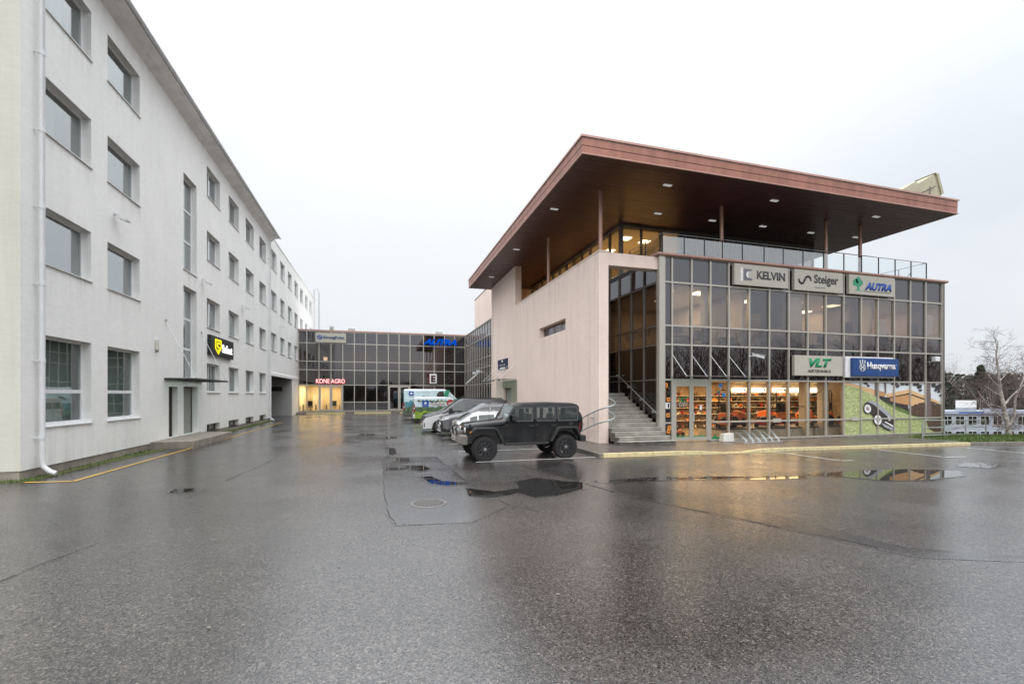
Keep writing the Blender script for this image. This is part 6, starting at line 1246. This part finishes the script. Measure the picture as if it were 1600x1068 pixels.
for i, x in enumerate((17.4, 20.3, 22.9)): rider(x + .1, 19.4 + .3 * (i % 2), R(200 + 60 * i), 'orange garden tractor with black roll bar ' + ('in the left shop window', 'in the middle shop window', 'in the right shop window')[i], .55)
for i, x in enumerate((16.3, 18.7, 21.4, 23.9)): mower(x, 18.6, .95, R(60 + 75 * i), 'orange' if i != 1 else 'red', ('orange' if i != 1 else 'red') + ' push mower on the white plinth ' + names[i], z=.55)
mower(13.15, 19.2, 1.0, R(120), 'red', 'red push mower seen through the left entrance door'); mower(14.2, 19.6, 1.0, R(30), 'orange', 'orange push mower seen through the right entrance door'); mower(14.1, 20.9, 1.0, R(80), 'orange', 'orange push mower farther back behind the entrance doors')
for i, (a, b) in enumerate(((15.8, 18.4), (18.6, 21.4), (21.6, 24.6))):
    ps_ = thing('display_plinth', 'low white display plinth, %s of three along the shop window' % ('left', 'middle', 'right')[i], 'plinth', ((a + b) / 2, 18.9, .08)); MB().box(a, b, 18.15, 19.9, .08, .50).build('base', 'interior_white', ps_); MB().box(a - .03, b + .03, 18.12, 19.93, .50, .549).build('top', 'print_dark', ps_)
wu = thing('wall_rack', 'tool rack with rows of garden tools on the back wall of the shop', 'rack', (18, 24.4, .1)); rr = random.Random(3)
for z in (.55, .95, 1.35, 1.75, 2.1): piece('shelf', wu, 15.5, 29.6, 24.2, 24.55, z, z + .03, 'interior_white')
MTS = ['orange', 'black', 'dark_metal', 'orange_tag', 'red', 'plastic_grey', 'interior_white', 'black', 'print_bush']
for k in range(290):
    x = 15.6 + 13.7 * rr.random() ** .8; z = rr.choice((.58, .98, 1.38, 1.38, 1.78, 2.13)); w = rr.uniform(.08, .26); h = rr.uniform(.12, .32); m_ = rr.choice(MTS)
    mb = MB(); mb.box(x, x + w, 24.22, 24.42, z, z + h * .6).tube([(x + w * .2, 24.2, z + h * .5), (x + w * .5, 24.18, z + h), (x + w, 24.2, z + h * .5)], .012, 5).box(x + w, x + w * 1.9, 24.28, 24.31, z + .02, z + .07); mb.build('power_tool', m_, wu)
for k in range(60):
    x = 15.6 + k * .225; h = rr.uniform(.5, 1.0); MB().tube([(x, 24.5, .15), (x + rr.uniform(-.05, .05), 24.45, .2 + h)], .014, 5).box(x - .05, x + .05, 24.38, 24.5, .12, .26).build('hand_tool', rr.choice(MTS), wu)
w2 = thing('clothes_rack', 'rack of orange and red work clothes behind the entrance doors', 'rack', (13.5, 22.5, .1)); MB().tube([(12.5, 22.5, .1), (12.5, 22.5, 1.9), (14.8, 22.5, 1.9), (14.8, 22.5, .1)], .02, 6).build('frame', 'steel', w2)
for k in range(11): x = 12.6 + k * .2; MB().prism([(22.3, 1.78), (22.5, 1.86), (22.7, 1.78), (22.74, 1.1), (22.26, 1.1)], 'x', x, x + .09).build('jacket', rr.choice(('red', 'orange', 'black', 'red')), w2, bevel=.02)
for i, x in enumerate((22.6, 24.2, 25.9, 27.4, 28.9)):
    t = thing('display_case', 'lit white wall light box, %s along the shop back wall' % ('first', 'second', 'third', 'fourth', 'fifth')[i], 'light box', (x, 24.5, 2.4), 'lit boxes high on the shop back wall'); MB().box(x - .45, x + .45, 24.3, 24.58, 2.34, 2.64).build('box', 'light_panel', t); MB().lathe([(.07, 0), (.06, -.03), (0, -.03)], (x + .3, 24.28, 2.49), 'y', 12).build('emblem', 'dark_metal', t)
rr = random.Random(6)
for i, (x, y) in enumerate(((14.2, 19.4), (16.1, 20.3), (20.9, 19.2), (24.9, 20.6), (28.3, 19.4))):   # office desks and screens upstairs
    t = thing('office_desk', 'upstairs office desk with monitor, %s from the left behind the upper windows' % ('first', 'second', 'third', 'fourth', 'fifth')[i], 'desk', (x, y, 4.38), 'desks behind the upper windows'); h = rr.uniform(.5, .8); MB().box(x - h, x + h, y - .35, y + .35, 5.08, 5.12).build('top', 'interior_white', t); w = rr.uniform(.2, .34); MB().box(x - w, x + w * .9, y - .02, y + .02, 5.25, 5.5 + rr.uniform(0, .15)).box(x - .04, x + .04, y - .03, y + .01, 5.12, 5.3).build('monitor', rr.choice(('dark_metal', 'logo_grey')), t)
    for a in (-h + .05, h - .05): MB().box(x + a - .02, x + a + .02, y - .3, y + .3, 4.38, 5.08).build('leg', 'dark_metal', t)
for i, x in enumerate((12.9, 18.4, 22.3, 26.6)):
    t = thing('potted_plant', 'leafy potted plant on the upstairs window sill, %s from the left' % ('first', 'second', 'third', 'fourth')[i], 'plant', (x, 18.3, 4.6), 'plants behind the upper windows'); MB().lathe([(.10, 4.38), (.16, 4.75), (.14, 4.75), (.13, 4.70), (0, 4.70)], (x, 18.3, 0), 'z', 12).build('pot', 'print_wood', t); mb = MB()
    for k in range(60): a = rr.uniform(0, 6.28); r1 = rr.uniform(.1, .38); c = Vector((x, 18.3, 4.75)); e = c + Vector((r1 * math.cos(a), r1 * math.sin(a), rr.uniform(.15, .9))); n_ = Vector((-math.sin(a), math.cos(a), 0)) * .035; m1 = c.lerp(e, .6) + Vector((0, 0, .06)); mb.quad([c, m1 - n_, e, m1 + n_])
    mb.build('leaves', 'needles', t, fix=False)
for i, (x0, x1) in enumerate(((12.7, 14.4), (15.9, 17.9), (19.4, 21.0), (23.2, 25.0), (26.9, 29.6))):
    t = thing('low_cabinet', 'low white cabinet below the upper windows, %s from the left' % ('first', 'second', 'third', 'fourth', 'fifth')[i], 'cabinet', (x0, 18.6, 4.38), 'cabinets behind the upper windows'); MB().box(x0, x1, 18.5, 18.9, 4.38, 4.38 + rr.uniform(.45, .75)).build('body', 'interior_white', t); MB().box(x0 + .5, x0 + .52, 18.49, 18.5, 4.42, 4.75).build('door_gap', 'mullion_dark', t)
# ================================================================== TREES
def grow(mb, p, d, length, rad, lvl, rnd, up=.25, spread=.75, kids=(3, 4), droop=0.0, mi=0, tmi=1, maxl=4, seg=4):
    pts = [p]; rs = [rad]; q = p.copy(); dd = d.copy()
    for i in range(seg):
        dd = (dd + Vector((rnd.uniform(-1, 1), rnd.uniform(-1, 1), rnd.uniform(-1, 1))) * .16 + Vector((0, 0, up * .2 - droop * (.5 if lvl >= 3 else 0) * .6))).normalized(); q = q + dd * length / seg; pts.append(q.copy()); rs.append(max(.004, rad * (1 - .72 * (i + 1) / seg)))
    mb.tube(pts, rs, 7 if lvl == 0 else 5 if lvl == 1 else 3, mi if lvl < 2 else tmi, cap=False)
    if lvl >= maxl: return
    n = rnd.randint(*kids) + (3 if lvl == 0 else 0)
    for k in range(n):
        t = rnd.uniform(.35 if lvl == 0 else .2, 1.0); i = min(seg - 1, int(t * seg)); f = t * seg - i; b = pts[i].lerp(pts[i + 1], f)
        a = rnd.uniform(0, 6.283); o = dd.orthogonal().normalized(); o.rotate(Matrix.Rotation(a, 3, dd)); nd = (dd * (1 - spread * .6) + o * spread + Vector((0, 0, up))).normalized()
        grow(mb, b, nd, length * rnd.uniform(.48, .68) * (1.05 - .35 * t if lvl == 0 else 1), max(.005, rs[i] * .55), lvl + 1, rnd, up, spread, kids, droop, mi, tmi, maxl, seg)
def bare_tree_mesh(seed, h, rad, kids=(3, 5), spread=.75, mats=('bark_grey', 'twig'), droop=0.0, maxl=4):
    rnd = random.Random(seed); mb = MB(); grow(mb, Vector((0, 0, 0)), Vector((rnd.uniform(-.06, .06), rnd.uniform(-.06, .06), 1)).normalized(), h * .72, rad, 0, rnd, .22, spread, kids, droop, maxl=maxl)
    tr, tw = MB(), MB()
    for f, m_ in zip(mb.f, mb.m): (tr if m_ == 0 else tw).f.append(f)
    out_ = []
    for q, mt in ((tr, mats[0]), (tw, mats[1])):
        used = sorted({i for f in q.f for i in f}); mp_ = {i: k for k, i in enumerate(used)}; q.v = [mb.v[i] for i in used]; q.f = [tuple(mp_[i] for i in f) for f in q.f]; q.m = [0] * len(q.f); out_.append(q.mesh('trunk' if q is tr else 'crown', mats=(mt,), fix=False, smooth=True))
    return out_
def plant_tree(meshes, loc, s, rz, name, label, group=None):
    t = thing(name, label, 'tree', loc, group, rz); t.scale = (s, s, s)
    for nm, me in zip(('trunk', 'crown'), meshes): o = bpy.data.objects.new(nm, me); COL.objects.link(o); o.parent = t
    return t
def conifer_mesh(seed, h, r):
    rnd = random.Random(seed); tr = MB().tube([(0, 0, 0), (rnd.uniform(-.1, .1), 0, h * .5), (0, 0, h)], [.2, .13, .03], 6); cr = MB()
    for k in range(1500):
        t = rnd.random() ** .8; z = h * (.22 + .78 * t); rr2 = r * (1 - t) ** .7 * (1 + .25 * math.sin(z * 3 + seed)) * math.sqrt(rnd.random()) + .1; a = rnd.uniform(0, 6.283); c = Vector((rr2 * math.cos(a), rr2 * math.sin(a), z)); s = rnd.uniform(.14, .36)
        u = Vector((rnd.uniform(-1, 1), rnd.uniform(-1, 1), rnd.uniform(-.5, .5))).normalized() * s; w = Vector((rnd.uniform(-1, 1), rnd.uniform(-1, 1), rnd.uniform(-1, .2))).normalized() * s
        cr.quad([c - u, c + w * .6, c + u, c - w])
    return tr.mesh('trunk', mats=('bark_brown',), fix=False), cr.mesh('crown', mats=('needles',), fix=False)
# white birch on the grass bank
bt = thing('birch_tree', 'bare white-barked birch with spreading branches on the bank', 'tree', (32.3, 15.9, -.15)); rnd = random.Random(12); mb = MB(); B = Vector((32.3, 15.9, -.3))
def limb(pts, r0, r1, tw=5, sp=.8, up=.1, ln=.9, droop=.2):
    P = [B + Vector((p[0] * .9, p[1], p[2] * .76)) for p in pts]; n = len(P); mb.tube(P, [.62 * (r0 + (r1 - r0) * i / (n - 1)) for i in range(n)], 8, 0, cap=False)
    for i in range(1, n):
        for k in range(tw):
            b = P[i - 1].lerp(P[i], rnd.random()); d = Vector((rnd.uniform(-1, 1), rnd.uniform(-1, 1), rnd.uniform(-.2, 1) + up)).normalized()
            grow(mb, b, d, ln * rnd.uniform(.6, 1.3), .010, 2, rnd, up, sp, (3, 4), droop, 0, 1, 4, 3)
limb([(0, 0, 0), (-.10, 0, 1.0), (-.35, .05, 2.3), (-.6, .1, 3.6), (-.75, .1, 4.8), (-.95, .1, 6.1), (-1.0, 0, 7.0)], .21, .035, 9)
limb([(-.05, 0, .9), (.25, -.1, 1.9), (.30, -.1, 3.0), (.75, -.2, 4.2), (1.3, -.2, 5.4)], .13, .03, 7); limb([(-.4, 0, 2.6), (-.1, -.1, 3.1), (.6, -.2, 3.8), (1.2, -.3, 4.3)], .09, .03, 6)
limb([(-.2, 0, 1.5), (-1.2, -.1, 1.9), (-2.4, -.2, 2.6), (-3.4, -.3, 3.5)], .07, .018, 6); limb([(-.5, .05, 3.1), (-1.2, .1, 3.5), (-2.0, .1, 3.9)], .05, .015, 2); limb([(-.3, 0, 2.2), (-1.1, 0, 2.5), (-1.9, 0, 2.6)], .04, .012, 2); limb([(-.6, .1, 3.7), (-1.2, .1, 4.2), (-1.7, .2, 4.9)], .045, .012, 3); limb([(-.65, .1, 4.2), (-.2, 0, 4.8), (.1, 0, 5.7)], .04, .012, 3); limb([(0, 0, .5), (-.7, -.2, .9), (-1.6, -.3, 1.0), (-2.4, -.3, 1.5)], .04, .012, 5, ln=.7)
tr, tw = MB(), MB()
for f, m_ in zip(mb.f, mb.m): (tr if m_ == 0 else tw).f.append(f)
for q, mt, nm in ((tr, 'bark_white', 'trunk'), (tw, 'twig', 'crown')):
    used = sorted({i for f in q.f for i in f}); mp_ = {i: k for k, i in enumerate(used)}; q.v = [mb.v[i] for i in used]; q.f = [tuple(mp_[i] for i in f) for f in q.f]; q.m = [0] * len(q.f); q.build(nm, mt, bt, fix=False, smooth=True)
CT, ST = math.cos(R(16.25)), math.sin(R(16.25))
def far(r_, d): return (r_ * CT + d * ST, d * CT - r_ * ST)          # metres to the right, metres ahead
bare = [bare_tree_mesh(s_, 12, .16, (3, 4), .7) for s_ in (3, 8, 14)]; birch_m = [bare_tree_mesh(s_, 13, .13, (3, 4), .55, ('bark_white', 'twig'), .5) for s_ in (21, 25)]; con = [conifer_mesh(s_, 12, 2.6) for s_ in (1, 2, 3)]
rnd = random.Random(40); where = ['just right of the glass front', 'second from the glass front', 'third from the glass front', 'behind the white sheds, centre', 'left of the white birch', 'behind the white birch', 'right of the white birch', 'at the right edge']
for i in (0, 2, 3, 5, 7):
    x, y = far(114 + i * 3.6, 120 + rnd.uniform(-8, 12)); plant_tree(con[i % 3], (x, y, -8.2), rnd.uniform(1.2, 1.5), rnd.uniform(0, 6), 'pine_tree', 'dark green conifer beyond the low white building, ' + where[i], 'conifers beyond the low building')
for i in range(8):
    x, y = far(106 + i * 3.3, 111 + rnd.uniform(-3, 3)); plant_tree((bare + birch_m)[i % 5], (x, y, -8.2), rnd.uniform(1.15, 1.6), rnd.uniform(0, 6), 'bare_tree', 'tall bare tree beyond the low white building, ' + where[i], 'bare trees beyond the low building')
where2 = ['nearest the glass front', 'second in the second row', 'third in the second row', 'fourth in the second row', 'fifth in the second row', 'sixth in the second row', 'last in the second row']
for i in range(7):
    x, y = far(118 + i * 4.6, 131 + rnd.uniform(-3, 3)); plant_tree((birch_m + bare)[i % 5], (x, y, -8.2), rnd.uniform(1.3, 1.75), rnd.uniform(0, 6), 'bare_tree', 'bare tree of the row behind the conifers, ' + where2[i], 'bare trees beyond the low building')
mb = MB(); rnd = random.Random(17)                                   # distant wood: reads as one mass
for k in range(9500):
    x, y = far(rnd.uniform(110, 190), rnd.uniform(138, 165)); z = -8 + rnd.random() ** .75 * 16.5; c = Vector((x, y, z)); s = rnd.uniform(.3, .9); u = Vector((rnd.uniform(-1, 1), rnd.uniform(-1, 1), rnd.uniform(-1, 1))).normalized() * s; w = Vector((rnd.uniform(-1, 1), rnd.uniform(-1, 1), rnd.uniform(-1, 1))).normalized() * s; mb.quad([c - u, c + w, c + u, c - w], rnd.choice((0, 0, 1)))
tag(mb.build('distant_wood', ('needles', 'bark_brown'), fix=False), 'dark mixed wood closing the view at far right', 'wood', kind='stuff')
mb = MB(); rnd = random.Random(18)                                   # thicket behind the photographer, mirrored in the glass fronts
def tall_at(x): return .55 if x < 28 else .55 + .5 * min(1, (x - 28) / 14)
for k in range(15000):
    x = rnd.uniform(-45, 125); y = rnd.uniform(-48, -36); z = rnd.random() ** .85 * (9.5 + 1.8 * math.sin(x * .31) + 1.5 * math.sin(x * .83)) * tall_at(x); c = Vector((x, y, z)); s = rnd.uniform(.3, 1.0); u = Vector((rnd.uniform(-.8, .8), rnd.uniform(-.8, .8), 1)).normalized() * s * 1.6; w = Vector((1, rnd.uniform(-.5, .5), rnd.uniform(-.5, .5))).normalized() * (.05 + .10 * s * (1 - z / 14)); mb.quad([c - u, c + w, c + u, c - w], rnd.choice((0, 1, 1)))
tag(mb.build('thicket', ('needles', 'bark_brown'), fix=False), 'leafless thicket mirrored in the dark glass panes', 'thicket', kind='stuff')
rnd = random.Random(19)
for i in range(36):
    x = -34 + i * 4.3 + rnd.uniform(-1.5, 1.5); plant_tree(bare[i % 3], (x, -28 + rnd.uniform(-6, 5), -.3), rnd.uniform(1.05, 1.4) * tall_at(x), rnd.uniform(0, 6.28), 'bare_tree', 'bare leafless tree seen only as a reflection in the glass fronts', 'trees mirrored in the glass fronts')
# ================================================================== LOW WHITE BUILDING BEYOND THE BANK
fb = thing('low_building', 'low pale blue-white two-storey building beyond the bank, behind the birch', 'building', (*far(94, 100), -8), rz=R(-16.25))
def fbp(name, x0, x1, y0, y1, z0, z1, mat, par=None):
    mb = MB(); mb.box(x0, x1, y0, y1, z0, z1); return mb.build(name, mat, par or fb, world=False)
X0 = -4; X1 = 46
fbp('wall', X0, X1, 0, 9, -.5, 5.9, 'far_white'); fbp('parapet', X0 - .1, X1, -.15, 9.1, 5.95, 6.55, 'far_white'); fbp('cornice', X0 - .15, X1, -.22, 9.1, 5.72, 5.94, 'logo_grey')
k = 0; x = X0 + 2.0
while x < 34:
    for z0, z1, m_ in ((3.6, 5.4, 'w'), (.7, 2.1, 'w')):
        w = MB(); w.box(x, x + 1.85, -.02, .1, z0, z1); o = w.build('window', 'car_glass', fb, world=False)
        for a, b, c, d in ((x - .06, x, z0, z1), (x + 1.85, x + 1.91, z0, z1), (x + .9, x + .96, z0, z1), (x - .06, x + 1.91, z1, z1 + .07), (x - .06, x + 1.91, z0 - .09, z0)): fbp('frame', a, b, -.06, .0, c, d, 'white_metal', o)
    x += 2.74; k += 1
for a, b, h in ((4.0, 8.5, 7.3), (10, 17, 7.2), (34, 40, 7.3)): fbp('roof_sign_panel', a, b, .4, .6, 6.56, h, 'far_white')
fbp('roof_sign_panel', 5.0, 9.5, 1.4, 1.6, 6.56, 8.9, 'sign_white'); fbp('blue_band', 4, 9.5, -.18, -.155, 6.1, 6.35, 'letter_blue')
fbp('entrance', 14.3, 16.2, -.05, .1, -.2, 2.2, 'print_bush')
